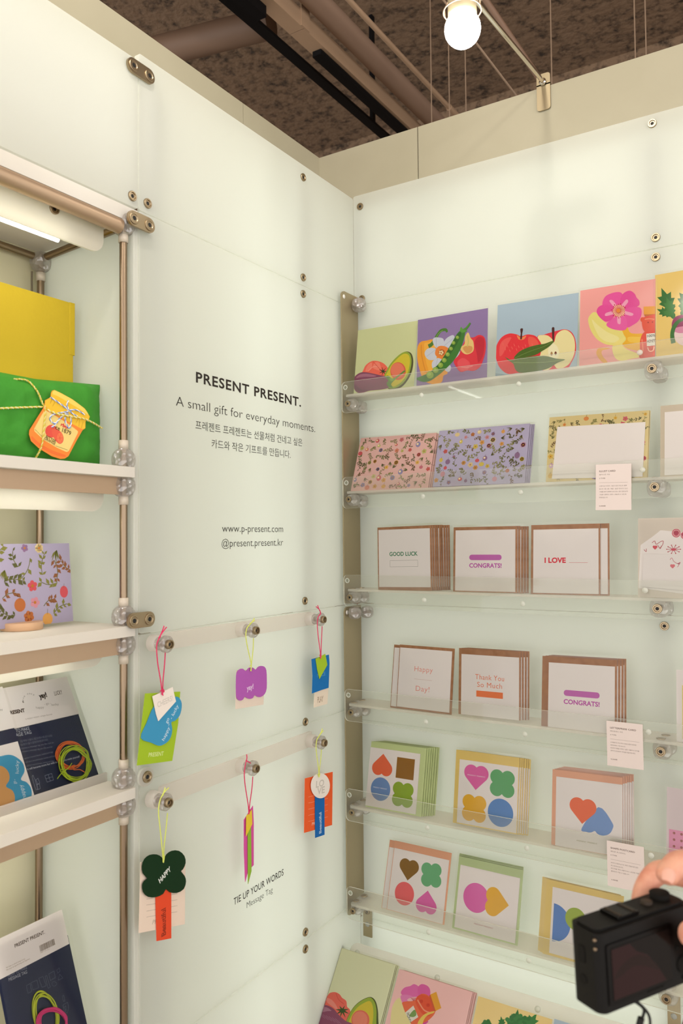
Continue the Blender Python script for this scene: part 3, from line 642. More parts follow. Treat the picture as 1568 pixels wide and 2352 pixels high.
fz = Z(770, 560, 1.965); e = c.U(fz([(978, 1062), (1387, 1052), (1400, 806), (1003, 828)])); m = MB(); m.prism(e, .0014, .0022, M_WHITE); m.build('white_envelope', c.root); c.sleeve(.0046, .003, .006)
c.copies(1, .001, .0012, -.004, 'cream floral card pack behind the one with the white envelope', 'cream floral card packs')
_bl, _tl = hit(1516, 1098, 1, -.062), hit(1515.5, 933, 1, -.045)
c = Card('envelope_pack', 'pack with a plain white envelope at the right frame edge of the second ledge', 'card pack', None, 0, 0, 'floral card packs', pts=(_bl, _bl + Vector((.18, 0, 0)), _tl, _tl + Vector((.18, 0, 0))))
m = MB(); m.box((0, 0, 0), (c.w, c.h, .0012), ink('#cdbfa8')); m.build('backing_card', c.root); m = MB(); m.box((.007, .004, .0013), (c.w - .006, c.h - .012, .0022), M_WHITE); m.build('white_envelope', c.root); c.sleeve(.0046)

# --- square cards on coloured envelopes
def square(label, quad, yb, yt, env, inner, art, stack, clabel=None, group='letterpress card packs', pts=None):
    """inner = card outline in pixels (tl tr br bl)"""
    c = Card('greeting_card', label, 'card pack', quad, yb, yt, group, pts=pts)
    m = MB(); m.box((0, 0, 0), (c.w, c.h, .0012), env); m.build('envelope', c.root)
    if inner: tl, tr, br, bl = c.U(inner)
    else: tl, tr, br, bl = ((.008, c.h - .008), (c.w - .008, c.h - .008), (c.w - .008, .006), (.008, .006))
    x0, x1 = (tl[0] + bl[0]) / 2, (tr[0] + br[0]) / 2; y0, y1 = (bl[1] + br[1]) / 2, (tl[1] + tr[1]) / 2
    x1 = max(x1, x0 + .05); y1 = max(y1, y0 + .05); c.i = (x0, y0, x1, y1)
    m = MB(); m.box((x0, y0, .0013), (x1, y1, .0021), M_WHITE); art(c, m, .0021, x0, y0, x1 - x0, y1 - y0); m.build('card', c.root)
    c.sleeve(.0042, .003, .005)
    if stack: c.copies(*stack, clabel, clabel)
    return c
def TX(c, m, body, x0, y0, w, h, fx, fy, fw, fh, col, bold=0.0, space=1.0, k=1): m.text(body, x0 + w * fx, y0 + h * fy, w * fw if fw else None, h * fh, ink(col), .0021 + .00003 * k, bold, 0, 0, 'C', None, space)
def a_luck(c, m, z, x0, y0, w, h):
    TX(c, m, 'GOOD LUCK', x0, y0, w, h, .49, .54, .55, .068, '#1f7a4c', .022)
    a, b_, d, e = x0 + w * .225, y0 + h * .35, x0 + w * .765, y0 + h * .46
    for p0, p1 in (((a, b_), (d, b_)), ((d, b_), (d, e)), ((d, e), (a, e)), ((a, e), (a, b_))): m.poly(stroke([p0, p1], .0004), z + .00003, ink('#7a705a'))
def a_congrats(c, m, z, x0, y0, w, h):
    m.poly(rrect(x0 + w * .24, y0 + h * .505, x0 + w * .78, y0 + h * .595, h * .044, 6), z + .00003, ink('#c765b4')); TX(c, m, 'CONGRATS!', x0, y0, w, h, .51, .385, .54, .068, '#c04fac', .03)
def a_love(c, m, z, x0, y0, w, h):
    TX(c, m, 'I LOVE', x0, y0, w, h, .345, .475, .33, .078, '#e02339', .04); m.poly(stroke([(x0 + w * .56, y0 + h * .475), (x0 + w * .84, y0 + h * .475)], .0005), z + .00003, ink('#d04038'))
def a_happy(c, m, z, x0, y0, w, h):
    TX(c, m, 'Happy', x0, y0, w, h, .48, .62, .35, .088, '#e8907e', -.004, 1.08); TX(c, m, 'Day!', x0, y0, w, h, .48, .295, .26, .088, '#e8907e', -.004, 1.08); m.poly(stroke([(x0 + w * .31, y0 + h * .49), (x0 + w * .65, y0 + h * .49)], .0004), z + .00003, ink('#c9a08c'))
def a_thanks(c, m, z, x0, y0, w, h):
    TX(c, m, 'Thank You', x0, y0, w, h, .5, .60, .50, .085, '#ea7d52', 0, 1.08); TX(c, m, 'So Much', x0, y0, w, h, .5, .475, .43, .085, '#ea7d52', 0, 1.08); m.box((x0 + w * .27, y0 + h * .315, z), (x0 + w * .73, y0 + h * .415, z + .00004), ink('#f27a3c'))
zL = Z(770, 1150, 1.965)
square('good luck card with green lettering at the front of its stack', q('864,1211 989,1207 991,1356 869,1356'), -.064, -.060, M_KRAFT, zL([(193, 133), (425, 124), (434, 390), (203, 390)]), a_luck, (8, .0033, .0002, -.0034), 'brown kraft card pack stacked behind the good luck card')
square('congrats card with a violet bar on the third ledge', q('1043,1210 1185,1208.5 1192,1361 1040.7,1358.6'), -.064, -.056, M_KRAFT, zL([(543, 136), (812, 128), (814, 408), (543, 410)]), a_congrats, (4, .0042, 0, -.0036), 'brown kraft card pack behind the congrats card of the third ledge')
square('i love card with red lettering and a blank line', q('1222,1206 1383,1202.4 1375.6,1367.8 1219,1364.7'), -.064, -.052, M_KRAFT, zL([(900, 128), (1192, 129), (1185, 422), (888, 415)]), a_love, (1, .015, .0002, -.0036), 'brown kraft card pack behind the i love card')
square('happy day card with pale coral lettering, first on the fourth ledge', q('917.6,1479.8 1045.8,1490 1034.6,1641 910,1626'), -.064, -.046, M_KRAFT, zL([(296, 662), (532, 681), (512, 956), (278, 928)]), a_happy, (1, -.0155, -.001, -.0036), 'kraft card pack showing at the left behind the happy day card')
square('thank you so much card with an orange bar', q('1053.5,1487.4 1197.5,1497 1192.4,1653.8 1053,1639.6'), -.064, -.054, M_KRAFT, zL([(572, 688), (832, 712), (828, 990), (567, 965)]), a_thanks, (3, .0042, .0004, -.0036), 'brown kraft card pack behind the thank you card')
square('congrats card with a violet bar on the fourth ledge', q('1251,1506 1424,1517.4 1413.8,1687 1243,1669'), -.064, -.046, M_KRAFT, zL([(968, 728), (1265, 751), (1258, 1055), (956, 1022)]), a_congrats, (3, .0046, .001, -.0036), 'brown kraft card pack behind the congrats card of the fourth ledge')
# white sticker pack at the right edge of the third ledge
_bl, _tl = hit(1465, 1372, 1, -.064), hit(1466, 1191, 1, -.050)
c = Card('sticker_pack', 'white pack with red stamped heart drawings at the right end of the third ledge', 'card pack', None, 0, 0, None, pts=(_bl, _bl + Vector((.142, 0, 0)), _tl, _tl + Vector((.142, 0, 0))))
m = MB(); m.box((0, 0, 0), (c.w, c.h, .0012), ink('#d9cdbd')); m.build('backing_card', c.root)
fS = Z(1330, 1150, 5.878); A = None
m = MB(); m.prism(c.U(fS([(800, 1180), (1500, 1270), (1500, 440), (1100, 400), (1000, 480), (830, 600)])), .0013, .0019, M_WHITE); A = Art(c, m, .0019, fS)
for (x, y, r_) in ((1310, 440, 58), (1420, 470, 50)):
    A.D(x, y, r_, '#cf5568'); A.D(x, y, r_ * .78, '#e6c9c2'); A.D(x, y, r_ * .66, '#cf5568'); m.poly(heart(*c.Uf(*fS([(x, y)])[0]), .0085), A.up(), ink('#b03a50'))
for (x, y) in ((1025, 635), (1265, 890)): m.poly(heart(*c.Uf(*fS([(x, y)])[0]), .0078), A.up(), ink('#d9505a'))
for pts in ([(985, 570), (1020, 545), (1040, 590), (1090, 560), (1135, 545), (1125, 600), (1090, 640)], [(1060, 600), (1095, 650), (1110, 610)], [(1230, 800), (1255, 775), (1280, 820), (1330, 850), (1370, 835), (1330, 900)], [(875, 660), (905, 690), (908, 650)]): A.L(pts, 7, '#b5404a')
for k in range(10): a = k * PI / 5; A.L([(1275 + 35 * math.cos(a), 658 + 20 * math.sin(a)), (1275 + 92 * math.cos(a), 658 + 58 * math.sin(a))], 6, '#b5404a', 0); A.D(1275 + 92 * math.cos(a), 658 + 58 * math.sin(a), 8, '#c04a54', None, 8)
A.D(1275, 660, 36, '#cf4a5c', 18); m.build('envelope_sheet', c.root)
m = MB(); m.prism(c.U(fS([(850, 1160), (1500, 1225), (1500, 735), (870, 720)])), .0042, .0046, M_WHITE)
m.poly(heart(*c.Uf(*fS([(1265, 890)])[0]), .0078), .00463, ink('#e0757c')); A2 = Art(c, m, .0046, fS); A2.L([(1230, 800), (1255, 775), (1280, 820), (1330, 850), (1370, 835), (1330, 900)], 7, '#cf8088'); m.build('folded_sheet', c.root); c.sleeve(.0062)
# --- shape postcards
GREEN = pmat('pale_green_vellum', '#c3d290', 0.5); YELL = pmat('yellow_vellum', '#e3c463', 0.5); ORAN = pmat('peach_vellum', '#e3a27c', 0.5); GRN2 = pmat('soft_green_vellum', '#b5c78c', 0.5)
def shape(m, c, f, px, kind, size, rot, col, z):
    x, y = c.Uf(*f([px])[0])
    pts = heart(x, y, size, rot) if kind == 'h' else clover(x, y, size / 2, rot) if kind == 'c' else circ(x, y, size / 2, 48) if kind == 'o' else rot2([(x - size / 2, y - size / 2), (x + size / 2, y - size / 2), (x + size / 2, y + size / 2), (x - size / 2, y + size / 2)], x, y, rot)
    m.poly(pts, z, ink(col))
zS = Z(820, 1680, 3.824); z3 = Z(770, 1650, 1.965); z4 = Z(780, 1980, 2.904)
def art_shapes(f, lst, txt=None):
    def a(c, m, z, x0, y0, w, h):
        for i, s_ in enumerate(lst): shape(m, c, f, s_[0], s_[1], s_[2], s_[3], s_[4], z + .00003 * (i + 1))
        if txt:
            p_, wd_, hh, col = txt; x, y = c.Uf(*f([p_])[0]); m.text('PRESENT PRESENT', x, y, wd_, hh, ink(col), z + .0003, .01)
    return a
square('four-shape card with orange heart, brown square, blue disc and green clover', q('850,1699.6 978,1719 965,1873.5 839.6,1852.6'), -.064, -.034, GREEN, zS([(118, 125), (560, 210), (515, 735), (70, 640)]), art_shapes(zS, [((226, 292), 'h', .0475, PI, '#ef6c42'), ((426, 326), 'q', .0405, 0, '#94651f'), ((209, 506), 'o', .0455, 0, '#6e92c4'), ((404, 555), 'c', .047, 0, '#8fae2e')], ((146, 492), .032, .0021, '#dfe4ee')), (6, .0032, .0006, -.0036), 'green vellum card pack stacked behind the four-shape card', 'shape postcard packs')
square('four-shape card with pink heart, green clover, yellow clover and blue disc', q('1050.6,1720.5 1196.6,1741.5 1186,1915 1040,1889'), -.064, -.040, YELL, zS([(912, 245), (1428, 315), (1395, 893), (870, 795)]), art_shapes(zS, [((1048, 405), 'h', .0500, 0, '#e566aa'), ((1277, 457), 'c', .0485, 0, '#62ac6c'), ((1030, 675), 'c', .0485, 0, '#ecb42e'), ((1261, 713), 'o', .0500, 0, '#5b8bc9')], ((972, 383), .037, .0021, '#f3d3e4')), (5, .0030, -.0002, -.0036), 'yellow vellum card pack stacked behind the four-shape card with the pink heart', 'shape postcard packs')
def art_twohearts(c, m, z, x0, y0, w, h):
    p = lambda L: c.U(z3(L))
    m.poly(spline(p([(1112, 496), (1188, 400), (1250, 470), (1251, 500), (1235, 522), (1205, 529), (1183, 520), (1172, 508), (1155, 514), (1135, 512)]), 4), z + .00003, ink('#7b9cd0'))
    x, y = c.Uf(*z3([(1117, 418)])[0]); m.poly(heart(x, y, .0475, math.radians(-2)), z + .00006, ink('#f26f40'))
    x, y = c.Uf(*z3([(1090, 553)])[0]); m.text('PRESENT PRESENT', x, y, .036, .0021, ink('#a8a070'), z + .0001, .01)
square('card with overlapping orange and blue hearts in a peach envelope', q('1276,1768 1436.7,1787 1430,1970 1266,1941'), -.064, -.038, ORAN, z3([(1005, 258), (1303, 305), (1296, 632), (986, 570)]), art_twohearts, (5, .0030, .0012, -.0036), 'peach vellum card pack stacked behind the overlapping hearts card', 'shape postcard packs')
square('four-shape card with brown heart, green clover, red disc and pink heart', q('907.4,1931.4 1039.7,1960 1017.8,2124.8 888,2087.7'), -.064, -.026, ORAN, z3([(268, 585), (527, 642), (478, 930), (236, 858)]), art_shapes(z4, [((463, 52), 'h', .0435, 0, '#8a6422'), ((613, 86), 'c', .0440, .1, '#6db27c'), ((434, 210), 'o', .0430, 0, '#f0696a'), ((582, 265), 'h', .0450, PI, '#e46aae')], ((555, 108), .001, .0001, '#b8dcc0')), (1, -.0135, -.001, -.0036), 'peach card pack showing at the left behind the card with the brown heart', 'shape postcard packs')
square('card with a pink disc touching a yellow heart in a green envelope', q('1056,1966.5 1206.6,2000 1184.8,2171.6 1038,2131'), -.064, -.026, GRN2, z4([(805, 20), (1210, 105), (1165, 545), (770, 430)]), art_shapes(z4, [((911, 238), 'o', .0520, 0, '#e46db2'), ((1052, 270), 'h', .0505, PI / 2, '#ecb330')], ((898, 413), .0385, .0021, '#d09a9a')), (2, -.001, .0022, -.0038), 'green vellum card pack behind the pink disc and yellow heart card', 'shape postcard packs')
def art_half(c, m, z, x0, y0, w, h):
    x, y = c.Uf(*z3([(983, 918)])[0]); r_ = .0315
    m.poly([(x + r_ * math.sin(t * PI / 24), y + r_ * math.cos(t * PI / 24)) for t in range(25)], z + .00003, ink('#5b86c8'))
    x, y = c.Uf(*z3([(1085, 905)])[0]); m.poly(circ(x, y, .0185, 40), z + .00006, ink('#9fb43a'))
square('card with a blue half disc in a yellow envelope, partly behind the black camera', q('1258.5,2015.4 1436.7,2059.7 1425,2235 1245.8,2189.4'), -.064, -.034, YELL, z3([(982, 758), (1290, 832), (1275, 1130), (965, 1068)]), art_half, (2, -.0055, .0006, -.0036), 'yellow vellum card pack behind the blue half disc card', 'shape postcard packs')
# packs cut by the right frame edge
_bl, _tl = hit(1554, 1712, 1, -.062), hit(1552, 1538, 1, -.05)
c = Card('sticker_pack', 'pack with a yellow sheet at the right frame edge of the fourth ledge', 'card pack', None, 0, 0, None, pts=(_bl, _bl + Vector((.13, 0, 0)), _tl, _tl + Vector((.13, 0, 0))))
m = MB(); m.box((0, 0, 0), (c.w, c.h, .0012), M_WHITE); m.build('backing_card', c.root); m = MB(); m.box((.009, .012, .0013), (c.w - .006, c.h * .80, .002), ink('#ecd67c')); m.build('yellow_sheet', c.root); c.sleeve(.0042)
_bl, _tl = hit(1530, 2000, 1, -.062), hit(1537, 1808, 1, -.04)
c = Card('sticker_pack', 'pack with a pink sheet of brown dots at the right end of the fifth ledge', 'card pack', None, 0, 0, None, pts=(_bl, _bl + Vector((.13, 0, 0)), _tl, _tl + Vector((.13, 0, 0))))
m = MB(); m.box((0, 0, 0), (c.w, c.h, .0012), ink('#e2d2d2')); m.build('backing_card', c.root); m = MB(); m.box((.004, .004, .0013), (c.w - .006, c.h * .50, .002), ink('#eb9dbb'))
for i in range(11):
    for j in range(6): m.poly(circ(.012 + .0115 * i, .010 + .0105 * j, .0021, 14), .00203, ink('#b06a62'))
m.build('dotted_sheet', c.root); c.sleeve(.0042)

# --- price labels hung on the ledges
def price(label, tl, tr, br, bl, lines):
    c = Card('price_label', label, 'price label', (tl, tr, br, bl), -.0785, -.0785)
    m = MB(); m.box((0, 0, 0), (c.w, c.h, .0006), ink('#dacdc7')); f = lambda v: c.h * (1 - v)
    for (body, v, wf, hf, bo) in lines:
        if body == '-': m.poly(stroke([(c.w * .1, f(v)), (c.w * .9, f(v))], .0003), .00065, ink('#7a6a62')); continue
        m.text(body, c.w * .1, f(v), c.w * wf, c.h * hf, ink('#5f4c44'), .00065, bo)
    m.build('label_card', c.root)
def zr(ox, oy, s, *p): return Z(ox, oy, s)(p)
price('white price label headed illust card hung on the second ledge', *zr(1330, 800, 5.878, (215, 1560), (697, 1555), (700, 2170), (222, 2185)), [('ILLUST CARD', .165, .46, .036, .015), ('일러스트 카드', .235, .31, .024, 0), ('2 TYPE', .315, .17, .022, .01), ('-', .40, 0, 0, 0), ('스튜디오 아지의 그림이 담긴 카드와 봉투', .485, .78, .022, 0), ("입니다. '꽃 소풍', '텃밭', '숲길' 이야기가 담긴", .548, .80, .022, 0), ('그림을 봉투 겉면에 넣어 받는 분이 펼쳐보며', .610, .80, .022, 0), ('그림을 선물받는 듯한 느낌을 줄 수 있도록', .672, .76, .022, 0), ('만들었습니다.', .735, .25, .022, 0), ('5,500원', .92, .18, .022, .012)])
price('white price label headed letterpress card hung on the fourth ledge', *zr(1330, 1600, 5.878, (362, 330), (850, 375), (870, 1000), (380, 925)), [('LETTERPRESS CARD', .165, .72, .036, .015), ('레터프레스 카드', .235, .36, .024, 0), ('5 TYPE', .315, .17, .022, .01), ('-', .40, 0, 0, 0), ('수작업으로 하나하나 정성스럽게 제작한', .485, .72, .022, 0), ('레터프레스 카드입니다.', .548, .42, .022, 0), ('빈칸에 마음을 전하고 싶은 사람이나 단어를', .610, .79, .022, 0), ('넣어서 당신만의 카드를 만들어보세요.', .672, .69, .022, 0), ('5,500원', .86, .18, .022, .012)])
price('white price label headed shape postcard hung on the fifth ledge', (1394.6, 1931), (1479.7, 1946), (1481, 2053), (1395.4, 2033.6), [('SHAPE POSTCARD', .165, .66, .036, .015), ('쉐이프 포스트카드', .235, .41, .024, 0), ('6 TYPE', .315, .17, .022, .01), ('-', .40, 0, 0, 0), ('4가지 도형과 6가지 색의 조합으로 만든', .485, .74, .022, 0), ('포스트카드입니다.', .548, .34, .022, 0), ('메시지를 적어 선물하거나, 공간에 가볍게', .610, .79, .022, 0), ('붙여두어 꾸밀 수 있습니다.', .672, .50, .022, 0), ('3,500원', .86, .18, .022, .012)])

# --- tilted display board at the bottom with the big postcards
BO = Vector((0.010, -0.050, 0.7080)); BD = Vector((0, -0.62, -0.785)).normalized()
M_BOARD = frame(BO + BD * 0.30, Vector((1, 0, 0)), -BD)
t = thing('display_board', 'tilted frosted display board with rounded corner under the lowest ledge', 'display board', M_BOARD)
m = MB(); m.prism(rrect(0, 0, 1.2, .30, .016, 6), -.005, 0, M_LEDGE, M_EDGE); m.build('board_sheet', t)
for x in (.018, .20, .40, .62):
    m = MB(); m.lathe([(.0055, 0), (.0055, .0012), (0, .0012)], M_EDGE, 20); m.build('board_plug', t, T(x, .282, 0))
BN = M_BOARD.col[2].to_3d()
def big(label, tl, tr, bg, art, f, n, clabel, h=.155):
    o = BO + BN * .016; a = hitp(*tl, o, BN); b_ = hitp(*tr, o, BN); up = -BD; ex = (b_ - a); ey = up
    ex = (ex - ey * ex.dot(ey)); A_ = a - ey * h
    c = postcard(label, None, 0, 0, bg, art, f, True, (A_, A_ + ex, a, a + ex), 'big postcards on the tilted board')
    if n: c.copies(n, .0018, .0008, -.0034, clabel, clabel)
def art_avo2(A):
    A.P([(258, 1110), (290, 1060), (350, 1020), (380, 985), (440, 975), (490, 1000), (520, 1040), (565, 1075), (575, 1140), (608, 1180), (600, 1300), (420, 1330), (270, 1250)], '#f2705f'); A.P([(340, 1040), (400, 1060), (450, 1120), (470, 1180), (400, 1130), (350, 1090)], '#f79585'); A.L([(450, 990), (480, 1060), (540, 1110)], 6, '#e05a4a')
    for k in range(8): A.L([(520, 1180), (520 + 75 * math.cos(k * .8 + .3), 1195 + 70 * math.sin(k * .8 + .3))], [24, 3], '#3e5a28', 0)
    A.P([(560, 1320), (600, 1220), (660, 1130), (740, 1065), (830, 1030), (885, 1060), (915, 1140), (925, 1260), (905, 1400), (700, 1500), (560, 1420)], '#4f5a28'); A.P([(563, 1320), (603, 1222), (663, 1134), (742, 1070), (826, 1036), (872, 1066), (900, 1140), (905, 1260), (880, 1400), (700, 1490), (565, 1420)], '#9db53a'); A.P([(590, 1320), (640, 1215), (700, 1140), (770, 1095), (825, 1075), (855, 1105), (870, 1180), (865, 1290), (830, 1400), (700, 1460), (600, 1400)], '#dcc83a'); A.D(725, 1290, 102, '#e8735a', 112); A.D(720, 1285, 85, '#ef8a70', 92)
    A.P([(182, 1270), (200, 1180), (260, 1130), (340, 1122), (420, 1160), (480, 1230), (560, 1300), (640, 1340), (640, 1460), (400, 1480), (200, 1420)], '#93506c'); A.P([(220, 1200), (270, 1150), (340, 1145), (400, 1185), (350, 1190), (260, 1210)], '#b98096')
    for k in range(7): A.L([(230 + 35 * k, 1200 + 12 * k), (290 + 38 * k, 1260 + 14 * k)], 5, '#a9708a', 0)
def art_hon2(A):
    for q_, cc in (([(410, 880), (430, 840), (470, 828), (500, 815), (540, 850), (520, 920), (480, 930)], '#e86db2'), ([(520, 850), (545, 815), (590, 830), (605, 870), (590, 930), (540, 930)], '#e563ab'), ([(410, 890), (470, 890), (520, 930), (440, 960), (415, 930)], '#eb86be'), ([(545, 1040), (590, 1060), (575, 1080), (540, 1080)], '#dd4f9c')): A.P(q_, cc)
    A.P([(450, 920), (500, 900), (540, 910), (500, 950)], '#f3c0c4')
    for k in range(6): A.L([(500, 935), (475 + 10 * k, 905)], 3, '#c0404a', 0)
    A.P([(412, 945), (500, 925), (545, 880), (600, 900), (640, 990), (600, 1050), (540, 1080), (470, 1080)], '#f07048'); A.P([(505, 925), (540, 885), (600, 905), (632, 985), (590, 1030), (540, 1000)], '#ea5a38'); A.D(545, 930, 12, '#d8442c'); A.D(590, 955, 12, '#d8442c'); A.L([(520, 920), (560, 985), (600, 1005)], 8, '#f7a07a')
    A.P([(605, 885), (645, 866), (678, 975), (640, 995)], '#efa936', 0); A.P([(596, 892), (606, 886), (641, 996), (630, 1000)], '#d9603a', 0)
    A.P([(432, 1010), (492, 958), (525, 1035), (470, 1072)], '#ece6d8', 0); A.P([(465, 1025), (500, 985), (512, 1020), (490, 1035)], '#7fa35a')
    a = A.c.Uf(*A.f([(447, 1010)])[0]); A.mb.text('HONEY', a[0], a[1], .017, .006, ink('#3f5a2c'), A.up(), .01, 0, -1.05)
    A.P([(345, 1000), (370, 930), (400, 908), (415, 940), (440, 1010), (480, 1100), (420, 1140), (345, 1140)], '#f0e3a0'); A.P([(520, 1080), (550, 1030), (590, 1005), (632, 996), (625, 1008), (585, 1025), (560, 1060), (545, 1110)], '#f0cf62')
def art_rad2(A):
    leafy(A, 1010, 1130, 75, 2.6, '#2f7a34'); leafy(A, 1090, 1130, 85, 3.0, '#2f7a34'); leafy(A, 1160, 1160, 150, 3.3, '#2d7a38'); leafy(A, 1220, 1160, 150, 3.7, '#3b8a42'); leafy(A, 1200, 1160, 120, 2.9, '#3b8a42')
    for k in range(30): A.D(1190 + 55 * math.cos(k * 2.4) * (k / 30) ** .5 * 1.5, 1062 + 40 * math.sin(k * 2.4) * (k / 30) ** .5, 15, ('#2d7a38', '#3b8a42')[k % 2], None, 9)
    for k in range(12): A.D(980 + 30 * math.cos(k * 2.4) * (k / 12) ** .5, 1078 + 20 * math.sin(k * 2.4) * (k / 12) ** .5, 12, '#2f7a34', None, 9)
big('large pale green postcard with eggplant, tomato and avocado on the tilted bottom board', (755.5, 2168.8), (907.5, 2222.9), '#e6eabf', art_avo2, Z(680, 2080, 4.9), 2, 'pale green postcard stacked under the large avocado postcard')
big('large pink postcard with a honey bottle and flower on the tilted bottom board', (917, 2226), (1084.8, 2279.6), '#fcc9c4', art_hon2, z4, 3, 'pink postcard stacked under the large pink honey postcard')
big('large yellow postcard with leafy greens on the tilted bottom board', (1098.5, 2288), (1269, 2338), '#fade94', art_rad2, z4, 0, '')
big('large light blue postcard behind the camera at the bottom edge', (1273, 2340), (1440, 2392), '#b9cedd', lambda A: None, z4, 0, '')

# ------------------------------------------------------------------ shelf unit on the left
XP, YP = -0.012, -0.656
YL0 = -1.40
t = panel('frosted_panel', 'frosted end panel inside the shelf unit behind the front metal pole', Matrix(((1, 0, 0, 0), (0, 0, -1, 0), (0, 1, 0, 0), (0, 0, 0, 1))) @ T(0, 0, -YS + 0.0106), -0.222, -0.0005, 0.15, 2.031)
m = MB(); m.box((-0.24, YL0, 0.15), (-0.226, -0.628, 2.055), pmat('unlit_back_board', '#d9d3b2', 0.6)); struct(m.build('wall_left'))  # frosted back without backlight, its dimness put into the cream colour
m = MB(); m.box((-0.225, YL0, 2.033), (-0.0005, YS - 0.002, 2.0545), M_SHELF); t = thing('roof_board', 'frosted roof board of the shelf unit above the top tube', 'shelf', T(-0.11, -1.0, 2.033)); m.build('board', t, T(0.11, 1.0, -2.033))
def post(x, y, z0, z1, label, rings):
    t = thing('shelf_post', label, 'pole', T(x, y, z0))
    m = MB(); m.tube([(0, 0, 0), (0, 0, z1 - z0)], 0.0058, M_METAL, 20); m.build('pole', t)
    for z in rings:
        m = MB(); m.lathe([(0.0058, -0.007), (0.0074, -0.007), (0.0074, 0.007), (0.0058, 0.007)], M_COLLAR, 24); m.build('collar', t, T(0, 0, z - z0))
ZBALL = [2.030, 1.6715, 1.6325, 1.4365, 1.3955, 1.1970, 1.1585]
post(XP, YP, 0.15, 2.03, 'thin metal pole at the front right edge of the shelf unit', [2.009, 1.694, 1.611, 1.458, 1.374, 1.219, 1.138])
post(-0.205, -0.657, 0.15, 2.02, 'thin metal pole in the back corner of the shelf unit', [1.985])
BN_ = ['under the end of the top tube', 'above the top shelf end', 'below the top shelf end', 'above the middle shelf end', 'below the middle shelf end', 'above the third shelf end', 'below the third shelf end']
for z, nm in zip(ZBALL, BN_): connector('clear_ball_joint', 'clear plastic ball joint on the front pole ' + nm, (XP, YP, z), None, 0.0168, 0.86, None, 'z')
connector('clear_ball_joint', 'clear plastic joint at the top of the back corner pole', (-0.205, -0.657, 2.010), None, 0.0165, 0.86, None, 'z')
m = MB(); m.tube([(-0.19, -0.657, 2.016), (-0.03, -0.657, 2.026)], 0.006, M_METAL, 16); tag(m.build('side_tube'), 'short metal tube joining front and back poles under the shelf unit roof', 'tube')
m = MB(); m.tube([(-0.205, -0.672, 2.016), (-0.205, YL0, 2.016)], 0.006, M_METAL, 16); tag(m.build('back_tube'), 'metal tube along the back wall under the shelf unit roof', 'tube')
m = MB(); m.tube([(-0.205, -0.674, 1.99), (-0.207, -0.672, 1.95), (-0.206, -0.671, 1.85), (-0.207, -0.670, 1.7)], 0.0016, pmat('cable_sleeve', '#6a5f4a', 0.6), 8); tag(m.build('lamp_cable'), 'thin lamp cable running down the back corner pole', 'cable')
m = MB(); m.tube([(-0.008, YP - 0.012, 2.0235), (-0.008, YL0, 2.0235)], 0.0115, M_RAIL, 24); tag(m.build('top_tube'), 'thick brushed metal tube along the top front of the shelf unit', 'tube')
SH = ((1.6445, 1.6600, 1.6325, 1.5935, 'top', 'green and yellow gifts'), (1.4085, 1.4240, 1.3955, 1.3670, 'middle', 'lavender card'), (1.1700, 1.1855, 1.1585, 1.1400, 'third', 'message tag kits'), (0.700, 0.7155, 0.690, 0.67, 'lowest', 'navy cord pack'))
M_LED = pmat('led_strip_glow', '#ffffff', 0.5, 0, **{'Emission Color': (1, 1, 0.93, 1), 'Emission Strength': 15.0})
def led(x, z, y0, y1, label):
    m = MB(); m.tube([(x, y0, z), (x, y1, z)], 0.0035, M_LED, 10); tag(m.build('led_tube'), label, 'light strip')
for z0, z1, zr_, za, nm, what in SH:
    t = thing('shelf', nm + ' frosted white shelf carrying the ' + what, 'shelf', T(0.0, -1.0, z0))
    m = MB(); m.box((-0.2245, YL0 + 1.0, 0), (0.006, -0.6480 + 1.0, z1 - z0), M_SHELF, None, 0.003); m.build('shelf_board', t)
    if nm == 'third':
        m = MB(); m.box((-0.058, YL0 + 1.0, z1 - z0), (-0.054, -0.650 + 1.0, z1 - z0 + 0.013), M_BAR); m.build('front_stop', t)
    m = MB(); m.box((XP - 0.003, YL0, zr_ - 0.0135), (XP + 0.003, YP - 0.010, z0 - 0.0003), M_RAIL); tag(m.build('shelf_rail'), 'flat brushed metal rail under the front of the ' + nm + ' shelf', 'rail')
    ap = thing('diffuser_apron', 'frosted light diffuser hanging under the front of the ' + nm + ' shelf', 'diffuser', T(-0.03, -1.0, za))
    fr = Matrix(((0, 0, 1, 0), (1, 0, 0, 0), (0, 1, 0, 0), (0, 0, 0, 1)))
    m = MB(); m.prism(rrect(YL0 + 1.0, 0, -0.680 + 1.0, z0 - za, min(0.022, (z0 - za) * 0.9), 8, (1, 0, 0, 0)), -0.002, 0.002, M_APRON, M_EDGE, fr); m.build('diffuser_sheet', ap)
    led(-0.050, za + 0.010, YL0, -0.745, 'bright light strip behind the diffuser of the ' + nm + ' shelf')
ap = thing('diffuser_apron', 'frosted light diffuser hanging below the top tube above the yellow box', 'diffuser', T(-0.03, -1.0, 1.980))
m = MB(); m.prism(rrect(YL0 + 1.0, 0, -0.680 + 1.0, 0.0525, 0.022, 8, (1, 0, 0, 0)), -0.002, 0.002, M_APRON, M_EDGE, fr); m.build('diffuser_sheet', ap)
m = MB(); screw_mb(m, Matrix.Identity(4)); p = hit(124, 480, 0, -0.028); m.build('screw', ap, fr @ T(p.y + 1.0, p.z - 1.980, 0.002))
led(-0.050, 1.9865, YL0, -0.745, 'bright light strip below the top tube above the yellow box')

